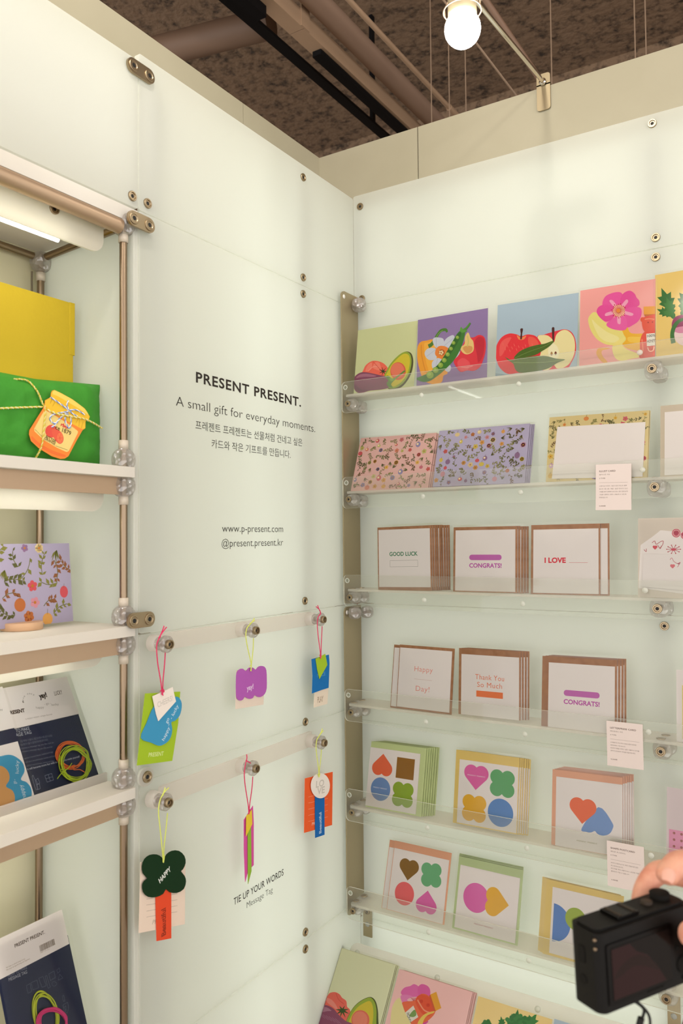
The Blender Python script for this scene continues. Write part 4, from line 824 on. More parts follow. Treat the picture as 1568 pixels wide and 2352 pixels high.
# twisted two-colour cord
def twist(path, r, ca, cb, mb, turns=420):
    P = [Vector(p) for p in spline([tuple(p) for p in path], 14, False)]
    A_, B_ = [], []; d = 0
    for i, p in enumerate(P):
        a = P[max(0, i - 1)]; b_ = P[min(len(P) - 1, i + 1)]; tn = (b_ - a).normalized(); u = tn.orthogonal().normalized(); u = (Vector((1, 0, 0)) - tn * tn.x).normalized() if abs(tn.x) < .9 else u
        w = tn.cross(u); d += (p - P[i - 1]).length if i else 0; an = d * turns * 2
        A_.append(p + (u * math.cos(an) + w * math.sin(an)) * r * .55); B_.append(p - (u * math.cos(an) + w * math.sin(an)) * r * .55)
    mb.tube(A_, r * .62, pmat('cord_' + ca[1:], ca, .8), 6); mb.tube(B_, r * .62, pmat('cord_' + cb[1:], cb, .8), 6)
def dense(pts, n):
    return spline(pts, n, False)

# --- yellow box
YEL = bump(pmat('yellow_wrapping_paper', '#c8ad2a', 0.65, 0, **{'Specular IOR Level': .2}), 90, 0.08)
t = thing('gift_box', 'tall yellow paper gift box with folded flap standing behind the green parcel', 'gift', T(-0.15, -0.82, 1.660))
m = MB(); m.box((-0.15, -0.98, 1.660), (-0.115, -0.664, 1.924), YEL, None, 0.002); m.build('box_body', t, T(0.15, 0.82, -1.660))
m = MB(); m.box((-0.151, -0.672, 1.842), (-0.1142, -0.6618, 1.9245), YEL, None, 0.001); m.build('folded_flap', t, T(0.15, 0.82, -1.660))
m = MB(); zc = hit(120, 880, 0, -.113).z; twist([(-.113, -.98, zc), (-.1125, -.85, zc), (-.113, -.70, zc), (-.114, -.6625, zc)], .0014, '#c9b22c', '#e0d070', m); m.build('cord', t, T(0.15, 0.82, -1.660))
# --- green parcel
GRP = bump(bump(pmat('green_wrapping_paper', '#3f8f2e', 0.6, 0, **{'Specular IOR Level': .2}), 24, 0.35, 5, 0.012), 24, 0.35, 5, 0.012)
t = thing('gift_parcel', 'soft parcel in green wrapping paper tied with twisted yellow cord', 'gift', T(-0.075, -0.82, 1.660))
y0, y1, z0, z1 = -0.975, -0.6495, 1.6605, 1.7930; nu, nv = 60, 28
m = MB(); vs = []; idx = {}
for sgn in (1, -1):
    for j in range(nv + 1):
        for i in range(nu + 1):
            u = i / nu * 2 - 1; v = j / nv * 2 - 1
            th = .026 * (max(0, 1 - abs(u) ** 4.5) ** .5) * (max(0, 1 - abs(v) ** 3.2) ** .45)
            nz = mnoise.noise(Vector((u * 7, v * 4, sgn * 3))) * .0030 + mnoise.noise(Vector((u * 16, v * 9, sgn * 5))) * .0014
            sag = .004 * (1 - (u * 1.0) ** 2) * max(0, v) * (1 if u < .95 else 0)
            y = (y0 + y1) / 2 + u * (y1 - y0) / 2 * (1 - .018 * (1 - v * v)); z = z0 + (v + 1) / 2 * (z1 - z0 - .010 * min(1, (1 - u) * 1.4)); y += (.0022 * max(0, -.62 - v) / .38 + .0010 * math.sin(v * 9)) * max(0, (u - .8) / .2)
            vs.append((-.072 + sgn * (th + nz * (1 if th > .004 else .2)), y, z))
n1 = (nu + 1) * (nv + 1); fs = []
for s_ in (0, 1):
    for j in range(nv):
        for i in range(nu):
            a = s_ * n1 + j * (nu + 1) + i; f_ = (a, a + 1, a + nu + 2, a + nu + 1); fs.append(f_ if s_ == 0 else f_[::-1])
m.add(vs, fs, GRP, True)
m.build('wrapping', t, T(0.075, 0.82, -1.660))
gx = lambda px, py, x=-.0435: tuple(hit(px, py, 0, x))
m = MB(); twist([gx(-60, 940, -.044), gx(0, 938), gx(50, 936), gx(98, 935), gx(108, 941, -.041), gx(130, 950, -.0385), gx(160, 956, -.0385), gx(192, 962, -.039), gx(215, 972, -.043), gx(234, 984, -.052)], .0015, '#d9c53a', '#e9e2b0', m); m.build('cord', t, T(0.075, 0.82, -1.660))
m = MB(); twist([gx(30, 871, -.056), gx(62, 874, -.053), gx(85, 898, -.045), gx(97, 925, -.043), gx(104, 941, -.040), gx(101, 985, -.0385), gx(96, 1022, -.039), gx(86, 1045, -.044), gx(76, 1058, -.054)], .0013, '#cdbb3a', '#ddd28a', m); m.build('cord', t, T(0.075, 0.82, -1.660))
# --- jar tag tied to the parcel
class Flat:
    """flat printed things facing out of the left wall: pixel outlines land on plane x"""
    def __init__(s, f, x, y0, z0): s.f = f; s.x = x; s.y0 = y0; s.z0 = z0
    def q(s, pts, sm=0, x=None):
        if sm: pts = spline(pts, sm)
        out = []
        for a, b_ in s.f(pts): p = hit(a, b_, 0, s.x if x is None else x); out.append((p.y - s.y0, p.z - s.z0))
        return out
    def txt(s, m, body, p0, p1, h, col, z, bold=0.0, shear=0.0):
        a, b_ = s.q([p0, p1]); L = math.hypot(b_[0] - a[0], b_[1] - a[1]); m.text(body, a[0], a[1], L, h, ink(col), z, bold, shear, math.atan2(b_[1] - a[1], b_[0] - a[0]))
fJ = Z(40, 860, 7.127); J = Flat(fJ, -.0410, -.73, 1.70)
t = thing('jar_shaped_tag', 'paper tag shaped like an orange jam jar with yellow lid on the green parcel', 'gift tag', F_LEFT @ T(-.73, 1.70, -.0410))
m = MB(); m.prism(J.q([(600, 255), (700, 300), (900, 410), (1100, 560), (1180, 690), (1165, 740), (1110, 770), (1108, 880), (1060, 915), (960, 1090), (830, 1340), (770, 1378), (700, 1385), (560, 1340), (350, 1210), (220, 1090), (187, 980), (195, 910), (440, 520), (448, 425), (540, 375), (545, 310), (565, 268)]), 0, .0006, ink('#ee8a3e'))
pj = lambda pts, col, k, sm=3: m.poly(J.q(pts, sm), .0006 + .00003 * k, ink(col))
pj([(230, 1010), (350, 1120), (560, 1240), (780, 1320), (750, 1350), (560, 1300), (350, 1180), (240, 1080)], '#e8743a', 1)
pj([(598, 258), (700, 302), (900, 412), (1098, 562), (1178, 692), (1163, 738), (1108, 768), (1104, 884), (1060, 898), (980, 855), (900, 815), (700, 700), (530, 600), (445, 515), (450, 428), (542, 378), (548, 312), (568, 272)], '#e9bd3c', 2, 0)
pj([(598, 262), (700, 305), (900, 415), (1095, 565), (1150, 660), (1000, 560), (800, 440), (640, 350), (570, 320)], '#f2d266', 3)
for a in ([(560, 400), (530, 480)], [(620, 430), (570, 520)], [(990, 720), (950, 800)], [(1070, 770), (1040, 880)], [(1010, 740), (1000, 850)]): m.poly(stroke(J.q(a), .0005), .0008, ink('#b98a2a'))
pj([(470, 600), (560, 640), (860, 830), (985, 930), (982, 960), (835, 1255), (800, 1272), (640, 1200), (420, 1070), (272, 930), (267, 890), (395, 660), (430, 605)], '#e8cf80', 4, 0)
pj(circ(550, 930, 100, 20, 105), '#dd5648', 5); pj([(560, 860), (650, 900), (720, 960), (750, 1040), (735, 1110), (690, 1138), (640, 1110), (590, 1040), (560, 960)], '#e0604a', 6); pj(circ(690, 1040, 48, 20, 82), '#ea7a52', 7)
for k in range(6): m.poly(stroke(J.q([(690, 1040), (690 + 42 * math.cos(k), 1040 + 72 * math.sin(k))]), .0005), .00085, ink('#d9553c'))
J.txt(m, 'ce 1879', (612, 893), (862, 1000), .0062, '#43301c', .00095, .01); J.txt(m, 'rbo', (700, 840), (810, 893), .0050, '#cf3140', .00095, .04); J.txt(m, 'BITTER', (455, 1035), (620, 1120), .0038, '#43301c', .00095, .01); J.txt(m, 'ORANGE', (432, 1063), (605, 1160), .0038, '#43301c', .00095, .01)
m.poly(stroke(J.q([(280, 900), (410, 1030)]), .0004), .0009, ink('#6a5432')); m.poly(stroke(J.q([(620, 1170), (815, 1238)]), .0004), .0009, ink('#6a5432')); m.build('tag_card', t)
m = MB(); jl = lambda pts: [(a, b_, .0016) for a, b_ in J.q(pts)]
for pts in ([(530, 375), (640, 450), (740, 520), (830, 590)], [(830, 590), (800, 520), (805, 470), (820, 430)], [(830, 590), (930, 580), (1010, 610), (1090, 660)], [(840, 600), (900, 650), (970, 690)], [(820, 610), (700, 630), (570, 660), (520, 720), (560, 790), (620, 800)], [(790, 640), (730, 680), (660, 750), (600, 830), (550, 865)], [(800, 640), (860, 720), (860, 830), (830, 880), (780, 800), (770, 700)]): twist(jl(pts), .0011, '#7f9bd6', '#eef0f2', m, 300)
m.build('bow_string', t)
# --- lavender card on a wooden stand
t = thing('card_stand', 'small half-round pale wooden stand holding the lavender plant card', 'card stand', T(-0.098, -0.768, 1.4245))
m = MB(); m.lathe([(.028, 0), (.029, .001), (.029, .010), (.028, .011)], bump(pmat('pale_wood', '#d2aa86', .6), 30, .1, 3, .003, (1, 1, 12)), 40); m.build('stand_block', t)
LV0 = Vector((-.096, -.8640, 1.4285)); upv = Vector((-.010, 0, .1185))
c = Card('plant_card', 'lavender card with plants and mushrooms standing on the middle shelf', 'card', None, 0, 0, None, .0008, pts=(LV0, LV0 + Vector((0, .1805, 0)), LV0 + upv, LV0 + upv + Vector((0, .1875, 0))))
m = MB(); m.box((0, 0, 0), (c.w, c.h, .0008), ink('#a89fb6')); botanic(m, c.w, c.h, .00083, 21, LAVC, 70, LEAFC2, '#6a6a3a', None, 2.0); m.build('printed_card', c.root)

# --- message tag kits on the third shelf and the pack below
NAVY = pmat('navy_card', '#1d2440', .5, 0, **{'Specular IOR Level': .25})
def ptx(c, m, f, body, p0, p1, h, col, z, bold=0.0, shear=0.0):
    a = c.Uf(*f([p0])[0]); b_ = c.Uf(*f([p1])[0]); L = math.hypot(b_[0] - a[0], b_[1] - a[1]); m.text(body, a[0], a[1], L, h, ink(col), z, bold, shear, math.atan2(b_[1] - a[1], b_[0] - a[0]))
def ol(c, m, f, pts, col, z, wd=.0004, closed=True):
    k = [c.Uf(*p) for p in f(pts)]; k = k + [k[0]] if closed else k
    for a, b_ in zip(k, k[1:]): m.poly(stroke([a, b_], wd), z, ink(col))
def coil(c, f, ctr, rx, ry, rot, n, col, z, r=.00066, tails=(), seed=1):
    rnd = random.Random(seed); m = MB(); mt = pmat('cord_' + col[1:], col, .6)
    path = []
    N = 40 * n
    for i in range(N + 1):
        a = 2 * PI * i / 40; k = i // 40
        if i % 40 == 0: sc_ = rnd.uniform(.80, 1.04); sy = rnd.uniform(.82, 1.03); dx = rnd.uniform(-20, 20); dy = rnd.uniform(-20, 20)
        x = rx * sc_ * math.cos(a); y = ry * sy * math.sin(a); X = ctr[0] + dx + x * math.cos(rot) - y * math.sin(rot); Y = ctr[1] + dy + x * math.sin(rot) + y * math.cos(rot)
        u, v = c.Uf(*f([(X, Y)])[0]); path.append((u, v, z + r + r * (k % 3) * 1.1))
    sm = [tuple(sum(path[max(0, min(N, i + d))][j] for d in (-2, -1, 0, 1, 2)) / 5 for j in range(3)) for i in range(N + 1)]
    m.tube(sm, r, mt, 7)
    for tl in tails: m.tube([(*c.Uf(*p), z + r * 4.5) for p in f(spline(tl, 4, False))], r, mt, 7)
    return m
fK = Z(0, 1540, 6.03)
K0 = Vector((-.0726, -.7655, 1.1870)); KX = Vector((.0010, .1155, 0)); KU = Vector((-.0790, .001, .1470))
c = Card('message_tag_kit', 'clear packet with navy instruction card and orange and lime cord coils', 'craft kit', None, 0, 0, 'message tag kits on the third shelf', .001, pts=(K0, K0 + KX, K0 + KU, K0 + KX + KU))
vh = (c.Uf(*fK([(1018, 632)])[0])[1] + c.Uf(*fK([(215, 800)])[0])[1]) / 2
m = MB(); m.box((0, 0, 0), (c.w, vh + .002, .001), NAVY); z = .00105
ptx(c, m, fK, 'HOW TO MAKE', (90, 890), (408, 824), .0050, '#b9bcc6', z, 0); ptx(c, m, fK, 'MESSAGE TAG', (110, 945), (432, 878), .0050, '#b9bcc6', z, 0)
for i, (a, b_) in enumerate((((275, 1000), (720, 915)), ((280, 1050), (660, 972)), ((290, 1095), (740, 1010)), ((300, 1140), (720, 1070)), ((330, 1235), (730, 1140)), ((350, 1285), (760, 1195)), ((360, 1335), (740, 1265)))):
    ptx(c, m, fK, ('끈을 묶어서 선물이나 물건에 메시지를 달아 보세요', 'choose a message tag you like and tie', 'write a message you want to give', 'and tie it around boxes, bottles and bags')[min(i // 2 + (i > 3), 3)], a, b_, .0026, '#6d7080', z)
ptx(c, m, fK, 'it will become more fun with message you made yourself', (375, 1385), (1100, 1205), .0029, '#a9acb8', z, .01)
ol(c, m, fK, [(440, 1470), (452, 1452), (470, 1500), (505, 1545), (520, 1650), (490, 1655), (455, 1545)], '#8f94a8', z); ol(c, m, fK, [(480, 1530), (520, 1495), (545, 1560), (500, 1585)], '#8f94a8', z); ol(c, m, fK, [(500, 1590), (540, 1575), (552, 1640), (510, 1655)], '#8f94a8', z)
ol(c, m, fK, [(615, 1460), (710, 1430), (735, 1520), (645, 1550)], '#8f94a8', z); ol(c, m, fK, [(662, 1445), (690, 1535)], '#8f94a8', z, .0004, False); ol(c, m, fK, [(628, 1505), (722, 1475)], '#8f94a8', z, .0004, False); m.build('instruction_card', c.root)
m = MB(); m.box((0, vh, .0002), (c.w, c.h, .0030), M_WHITE); z = .00305
ptx(c, m, fK, 'yay!', (535, 400), (640, 372), .0075, '#33241a', z, .05); ptx(c, m, fK, 'LUCKY', (742, 358), (855, 335), .0068, '#6a5a4a', z, .01, .25); ptx(c, m, fK, 'PRESENT', (100, 625), (332, 583), .0052, '#4a3a2c', z, .05)
for i, ch in enumerate('love more'):
    if ch != ' ': a = PI + .25 - i * .30; x, y = 400 + 95 * math.cos(a) , 430 - 95 * math.sin(a); ptx(c, m, fK, ch, (x - 9 * math.sin(a) * 0 - 6, y + 8), (x + 10, y + 2), .0030, '#8a7f74', z)
for body, a, b_ in (('happy', (485, 540), (595, 535)), ('- go -', (600, 490), (690, 475)), ('lucky', (700, 500), (800, 490))): ptx(c, m, fK, body, a, b_, .0036, '#a79c90', z)
ptx(c, m, fK, '© PRESENT PRESENT. All Rights Reserved.', (340, 695), (710, 622), .0020, '#a09488', z); m.build('header_card', c.root)
coil(c, fK, (955, 1180), 205, 195, .3, 7, '#e8702c', .0022, .00066, ([(985, 1370), (960, 1345), (1010, 1330), (990, 1390), (1080, 1390), (1165, 1440)],), 3).build('orange_cord', c.root)
coil(c, fK, (1000, 1310), 212, 250, -.25, 8, '#b9d023', .0052, .00066, ([(950, 1310), (900, 1380), (840, 1420), (790, 1470), (750, 1525)], [(800, 1400), (850, 1390), (860, 1440), (810, 1425)]), 5).build('lime_cord', c.root)
c.sleeve(.0098, .002, .0)
# left kit, cut by the frame
o2 = K0 + Vector((.0075, -.0035, .004)); c = Card('message_tag_kit', 'clear packet of colourful scalloped paper tags at the left frame edge', 'craft kit', None, 0, 0, 'message tag kits on the third shelf', .001, pts=(o2 - KX, o2, o2 - KX + KU, o2 + KU))
vh = c.Uf(*fK([(195, 800)])[0])[1]
m = MB(); m.box((0, 0, 0), (c.w, vh + .002, .001), NAVY); m.build('instruction_card', c.root)
m = MB(); m.box((0, vh, .0002), (c.w, c.h, .0030), M_WHITE); ptx(c, m, fK, 'happy - go - lucky', (-260, 640), (25, 560), .003, '#8a8078', .00305); m.build('header_card', c.root)
m = MB(); m.box((.004, .003, .0012), (c.w - .0015, vh - .020, .0018), M_WHITE); m.build('tag_sheet', c.root)
def flatpart(nm, pts, col, z, txt=()):
    m = MB(); k = [c.Uf(*p) for p in fK(spline(pts, 5))]; k = [(max(.001, min(c.w - .001, a)), max(.002, b_)) for a, b_ in k]; m.prism(k, z, z + .0006, ink(col))
    for body, a, b_, h_, cc in txt: ptx(c, m, fK, body, a, b_, h_, cc, z + .00065)
    m.build(nm, c.root)
flatpart('pink_tag', [(-260, 1300), (-40, 1230), (30, 1290), (55, 1370), (60, 1480), (110, 1580), (60, 1700), (-260, 1800)], '#c05cae', .0020)
flatpart('blue_tag', [(-100, 1260), (0, 1200), (120, 1180), (220, 1220), (300, 1300), (320, 1410), (272, 1520), (350, 1560), (410, 1640), (420, 1740), (380, 1835), (150, 1900), (-100, 1960)], '#3f9cc4', .0028, (('lucky', (240, 1440), (240, 1260), .005, '#cfe2ea'), ('go -', (205, 1580), (200, 1520), .005, '#cfe2ea'), ('happy', (345, 1780), (290, 1590), .006, '#cfe2ea')))
flatpart('tan_tag', [(-300, 1440), (-60, 1340), (40, 1360), (100, 1440), (105, 1530), (60, 1620), (150, 1680), (182, 1780), (150, 1890), (20, 1935), (-300, 2010)], '#d9a05e', .0037)
c.sleeve(.0060, .002, .0)
# lower pack
fP = Z(0, 2050, 6.03)
PU = Vector((-.0960, -.0072, .2552)); P_TR = hit(128, 2095, 0, -.128); PX = Vector((0.002, .118, 0)); b0 = P_TR - PU
c = Card('cord_pack', 'clear packet with barcode header and navy card with lime and pink cord, lower left', 'craft kit', None, 0, 0, None, .001, pts=(b0 - PX, b0, b0 - PX + PU, P_TR))
vh = (c.Uf(*fP([(842, 765)])[0])[1] + c.Uf(*fP([(0, 1200)])[0])[1]) / 2
m = MB(); m.box((0, 0, 0), (c.w + .002, vh + .012, .001), NAVY); z = .00105
ptx(c, m, fP, 'HOW TO MAKE', (108, 1178), (370, 1055), .0042, '#7d8090', z); ptx(c, m, fP, 'MESSAGE TAG', (118, 1232), (372, 1118), .0042, '#a9abb6', z)
G_ = '#5a5e70'
for pts in ([(358, 1290), (410, 1262), (432, 1370), (380, 1398)], [(425, 1250), (505, 1212), (530, 1320), (450, 1350)], [(530, 1190), (588, 1162), (635, 1290), (575, 1315)], [(618, 1160), (640, 1150), (690, 1310), (662, 1330)], [(670, 1130), (742, 1088), (760, 1180), (690, 1220)], [(780, 1075), (815, 1045), (825, 1090), (795, 1120)], [(820, 1130), (865, 1185), (800, 1215)], [(868, 1420), (880, 1430), (890, 1500), (870, 1510), (858, 1450)], [(865, 1560), (930, 1520), (945, 1600), (925, 1670), (880, 1640)], [(880, 1590), (905, 1570), (910, 1640)]): ol(c, m, fP, pts, G_, z, .0005)
k = [c.Uf(*p) for p in fP(circ(745, 1265, 32, 18))]; [m.poly(stroke([k[i], k[(i + 1) % 18]], .0004), z, ink(G_)) for i in range(18)]
m.build('instruction_card', c.root)
m = MB(); m.box((0, vh, .0002), (c.w, c.h, .0030), M_WHITE); z = .00305
ptx(c, m, fP, 'PRESENT PRESENT.', (190, 768), (605, 570), .0046, '#4f3c28', z, .02, 0)
a = c.Uf(*fP([(543, 825)])[0]); b_ = c.Uf(*fP([(752, 722)])[0]); L = b_[0] - a[0]; x = 0; rnd = random.Random(4)
while x < L - .001:
    wd_ = rnd.choice((.0004, .0006, .0009)); yy = a[1] + (b_[1] - a[1]) * x / L; m.poly([(a[0] + x, yy), (a[0] + x + wd_, yy), (a[0] + x + wd_, yy + .0085), (a[0] + x, yy + .0085)], z, ink('#6a573c')); x += wd_ + rnd.choice((.0003, .0004, .0006))
ptx(c, m, fP, '8 809 7 3 2 1 0 5 6', (543, 845), (670, 790), .0014, '#9c8a70', z)
ptx(c, m, fP, 'We hope our goods bring you joy', (68, 1055), (332, 925), .0018, '#a08a6c', z); ptx(c, m, fP, 'We hope our goods bring you happiness', (72, 1088), (398, 925), .0018, '#a08a6c', z); m.build('header_card', c.root)
coil(c, fP, (610, 1690), 185, 330, -.2, 6, '#c3cf2a', .0022, .0009, (), 8).build('lime_cord', c.root)
coil(c, fP, (680, 1800), 225, 205, .1, 9, '#dd2a78', .0055, .0009, (), 9).build('pink_cord', c.root)
c.sleeve(.0108, .002, .0)

# ------------------------------------------------------------------ hanging message tags on the left wall
def rail_bar(z0, z1, label):
    m = MB(); m.box((-.598, z0, 0), (-.188, z1, .006), M_BAR, None, .002); t = thing('peg_rail', label, 'rail', F_LEFT @ T(-.4, z0, 0)); m.build('rail_bar', t, T(.4, -z0, .0005))
rail_bar(1.3800, 1.4060, 'frosted rail strip behind the upper row of pegs'); rail_bar(1.1430, 1.1720, 'frosted rail strip behind the lower row of pegs')
PEG = [(386, 1480), (585, 1448), (740, 1423), (384, 1843), (585, 1765), (742, 1706)]
PN = ['upper row left, holding the lime and blue heart tag', 'upper row middle, holding the purple cloud tag', 'upper row right, holding the blue square tag', 'lower row left, holding the dark green clover tag', 'lower row middle, holding the twisted pink tag', 'lower row right, holding the orange tag with white disc']
for (px, py), nm in zip(PEG, PN):
    p = hit(px, py, 0, .040); t = thing('display_peg', 'clear plastic peg with metal bolt, ' + nm, 'peg', F_LEFT @ T(p.y, p.z, .0065))
    m = MB(); m.lathe([(.0128, 0), (.0128, .012), (.0105, .014)], M_BAR, 28); m.build('peg_base', t)
    m = MB(); m.lathe([(.0100, .0145), (.0100, .0255), (.0128, .0265), (.0128, .0325), (.0118, .0335), (0, .0335)], M_GLASS, 28); m.build('clear_sleeve', t)
    m = MB(); m.tube([(0, 0, .0145), (0, 0, .032)], .0048, M_METAL, 20); m.build('metal_core', t)
    m = MB(); screw_mb(m, T(0, 0, .0336), .0072, .006); m.build('bolt', t)
fT = Z(300, 1350, 2.768)
class Tag:
    def __init__(s, label, x): s.r = None; s.F = Flat(fT, x, -.4, 1.2); s.t = thing('message_tag', label, 'paper tag', F_LEFT @ T(-.4, 1.2, x), 'message tags hung on the pegs'); s.x = x
    def piece(s, name, pts, col, k, sm=0, extra=()):
        z = k * .0016; x = s.x + z
        m = MB(); m.prism(s.F.q(pts, sm, x), z, z + .0008, ink(col)); F2 = Flat(fT, x + .0008, -.4, 1.2)
        for e in extra:
            if e[0] == 'line': m.poly(stroke(F2.q([e[1], e[2]]), e[3]), z + .00085, ink(e[4]))
            else: F2.txt(m, e[0], e[1], e[2], e[3], e[4], z + .00085, *(e[5:]))
        m.build(name, s.t)
    def string(s, col, strands, k=3):
        m = MB(); mt = pmat('cord_' + col[1:], col, .6)
        for st in strands:
            pts = [(a[0], a[1], (a[2] if len(a) > 2 else k * .0016)) for a in st]
            q_ = []
            for a, b_, zz in spline(pts, 5, False):
                p = hit(*fT([(a, b_)])[0], 0, s.x + zz); q_.append((p.y + .4, p.z - 1.2, zz))
            m.tube(q_, .00085, mt, 8)
        m.build('string', s.t)
SL = '#d6e06a'; SP = '#d8245f'
t1 = Tag('lime green tag with blue heart and white cheers slip on a pink string', .026)
t1.piece('backing_card', [(90, 672), (313, 660), (300, 860), (262, 1100), (38, 1130)], '#9dbb2c', 0, 0, (('PRESENT', (113, 1076), (208, 1066), .0060, '#d5e29c', .01),))
t1.piece('heart_tag', [(150, 750), (225, 720), (290, 692), (318, 720), (322, 760), (310, 810), (280, 845), (256, 855), (262, 900), (252, 950), (225, 985), (180, 1004), (130, 985), (64, 955), (100, 860)], '#3f93bd', 1, 3, (('happy', (212, 975), (250, 890), .0062, '#cfe0ea'), ('-', (244, 880), (250, 868), .005, '#cfe0ea'), ('go', (234, 865), (246, 832), .0062, '#cfe0ea'), ('- lucky', (262, 838), (305, 752), .0062, '#cfe0ea')))
t1.piece('slip_tag', [(136, 690), (264, 632), (286, 722), (174, 848), (160, 805)], '#ece3da', 2, 0, (('CHEERS!', (172, 762), (268, 716), .0082, '#cdc6be', .012),))
t1.string(SP, ([(200, 680, .006), (192, 600, .008), (172, 480, .010), (165, 390, .012), (170, 345, .013), (190, 308, .013)], [(203, 680, .006), (205, 600, .006), (215, 490, .004), (220, 405, .002)], [(178, 320, .013), (190, 300, .013), (205, 265, .012), (212, 242, .012)], [(188, 305, .013), (205, 280, .014), (228, 250, .014)], [(188, 658, .0065), (205, 645, .0065), (212, 660, .0065), (200, 668, .0065), (206, 685, .0065)]))
t2 = Tag('purple cloud-shaped tag with white yay lettering on a lime string', .026)
t2.piece('backing_card', [(670, 525), (850, 515), (842, 742), (664, 772)], '#e2d3c4', 0)
t2.piece('cloud_tag', [(672, 540), (690, 518), (712, 515), (730, 530), (745, 512), (765, 506), (782, 512), (792, 522), (805, 505), (825, 497), (848, 502), (860, 525), (863, 580), (862, 640), (850, 675), (825, 694), (802, 692), (786, 682), (775, 700), (755, 706), (735, 700), (724, 692), (712, 710), (694, 717), (674, 705), (668, 670), (668, 590)], '#ae5cb2', 1, 2, (('yay!', (738, 655), (781, 640), .0085, '#dcbfe0', .03),))
t2.string(SL, ([(763, 530, .004), (765, 480, .006), (745, 390, .009), (732, 310, .012), (738, 260, .013), (757, 235, .013)], [(765, 530, .004), (768, 480, .004), (778, 390, .003), (780, 320, .001)], [(745, 245, .013), (760, 232, .013), (775, 212, .013), (786, 194, .013)], [(757, 228, .013), (788, 208, .014)], [(755, 500, .005), (766, 495, .005), (762, 530, .005)]))
t3 = Tag('blue square tag with small lime slip and white play card on a pink string', .026)
t3.piece('backing_card', [(1168, 640), (1255, 628), (1248, 738), (1162, 762)], '#e6d9c6', 0, 0, (('PLAY', (1187, 732), (1224, 722), .0115, '#a08c78', .01),))
t3.piece('square_tag', [(1148, 454), (1258, 425), (1262, 480), (1256, 636), (1210, 650), (1151, 672), (1155, 560)], '#1a6fb4', 1, 0, (('NICE', (1185, 570), (1238, 556), .0070, '#4f92c8', .02),))
t3.piece('slip_tag', [(1174, 452), (1235, 420), (1248, 490), (1198, 580), (1184, 520)], '#a2c32e', 2)
t3.string(SP, ([(1206, 448, .006), (1204, 400, .007), (1193, 320, .009), (1186, 240, .012), (1190, 190, .013), (1206, 165, .013)], [(1208, 448, .006), (1210, 400, .006), (1213, 320, .004), (1217, 245, .001)], [(1195, 180, .013), (1208, 162, .013), (1196, 135, .013), (1188, 112, .013)], [(1206, 160, .013), (1200, 140, .014), (1178, 120, .014)], [(1200, 430, .0065), (1210, 428, .0065), (1207, 452, .0065)]))
t4 = Tag('dark green clover tag with red ribbon card on a lime string', .026)
t4.piece('backing_card', [(62, 1745), (346, 1720), (342, 2138), (50, 2195)], '#e6d3c2', 0, 0, tuple(('line', (100, 1980 + 38 * i), (296, 1945 + 38 * i), .0004, '#8d8276') for i in range(4)) + (('PRESENT', (137, 2140), (248, 2117), .0060, '#b0a090', .01),))
t4.piece('ribbon_tag', [(155, 1900), (256, 1900), (256, 2228), (163, 2246)], '#e04d2c', 1, 0, (('Beautiful', (223, 2206), (222, 2032), .0090, '#93321f', .03),))
t4.piece('clover_tag', [(206, 1730), (225, 1695), (260, 1672), (305, 1672), (340, 1705), (347, 1750), (330, 1790), (318, 1802), (340, 1830), (350, 1865), (335, 1915), (290, 1940), (245, 1935), (222, 1915), (205, 1945), (160, 1966), (110, 1965), (78, 1935), (72, 1890), (85, 1862), (104, 1848), (76, 1815), (70, 1770), (85, 1725), (120, 1698), (165, 1695), (195, 1712)], '#0f2f16', 2, 2, (('HAPPY', (186, 1880), (258, 1795), .0080, '#d9dcd6', .03),))
t4.string(SL, ([(206, 1745, .006), (203, 1690, .007), (188, 1540, .010), (177, 1420, .012), (188, 1345, .013), (208, 1315, .013)], [(208, 1745, .006), (212, 1650, .005), (224, 1540, .003), (234, 1432, .001)], [(195, 1330, .013), (208, 1305, .013), (215, 1285, .013), (219, 1270, .013)], [(205, 1312, .013), (222, 1290, .014), (242, 1272, .014)], [(200, 1705, .0065), (214, 1702, .0065), (208, 1748, .0065)]))
t5 = Tag('narrow pink and green strips turned edge-on with a yellow slip on a pink string', .026)
t5.piece('backing_card', [(718, 1475), (775, 1385), (780, 1500), (780, 1762), (745, 1800), (726, 1870), (718, 1660)], '#d4529f', 0)
t5.piece('ribbon_tag', [(742, 1540), (763, 1520), (766, 1800), (744, 1884)], '#8fb63a', 1)
t5.piece('slip_tag', [(734, 1450), (768, 1412), (771, 1502), (732, 1580)], '#e3c63c', 2)
t5.string(SP, ([(750, 1440, .006), (748, 1390, .007), (728, 1260, .010), (722, 1180, .012), (730, 1120, .013), (738, 1098, .013)], [(752, 1440, .006), (756, 1380, .005), (770, 1280, .003), (776, 1200, .001)], [(735, 1100, .013), (739, 1080, .013), (737, 1060, .013)], [(732, 1098, .013), (750, 1108, .013), (762, 1115, .012)], [(748, 1405, .0065), (756, 1412, .0065), (751, 1440, .0065)]))
t6 = Tag('orange tag with white disc and blue ribbon on a lime string', .026)
t6.piece('backing_card', [(1106, 1212), (1282, 1170), (1278, 1508), (1101, 1558)], '#e8602f', 0, 0, tuple(('line', (1129, 1330 + 39 * i), (1252, 1300 + 39 * i), .0004, '#f2b79a') for i in range(5)) + (('PRESENT', (1151, 1512), (1228, 1491), .0056, '#f3c3ac', .01),))
t6.piece('ribbon_tag', [(1170, 1210), (1230, 1200), (1230, 1570), (1171, 1590)], '#1865b0', 1, 0, (('Beautiful', (1212, 1558), (1212, 1425), .0078, '#a9c3dc', .03),))
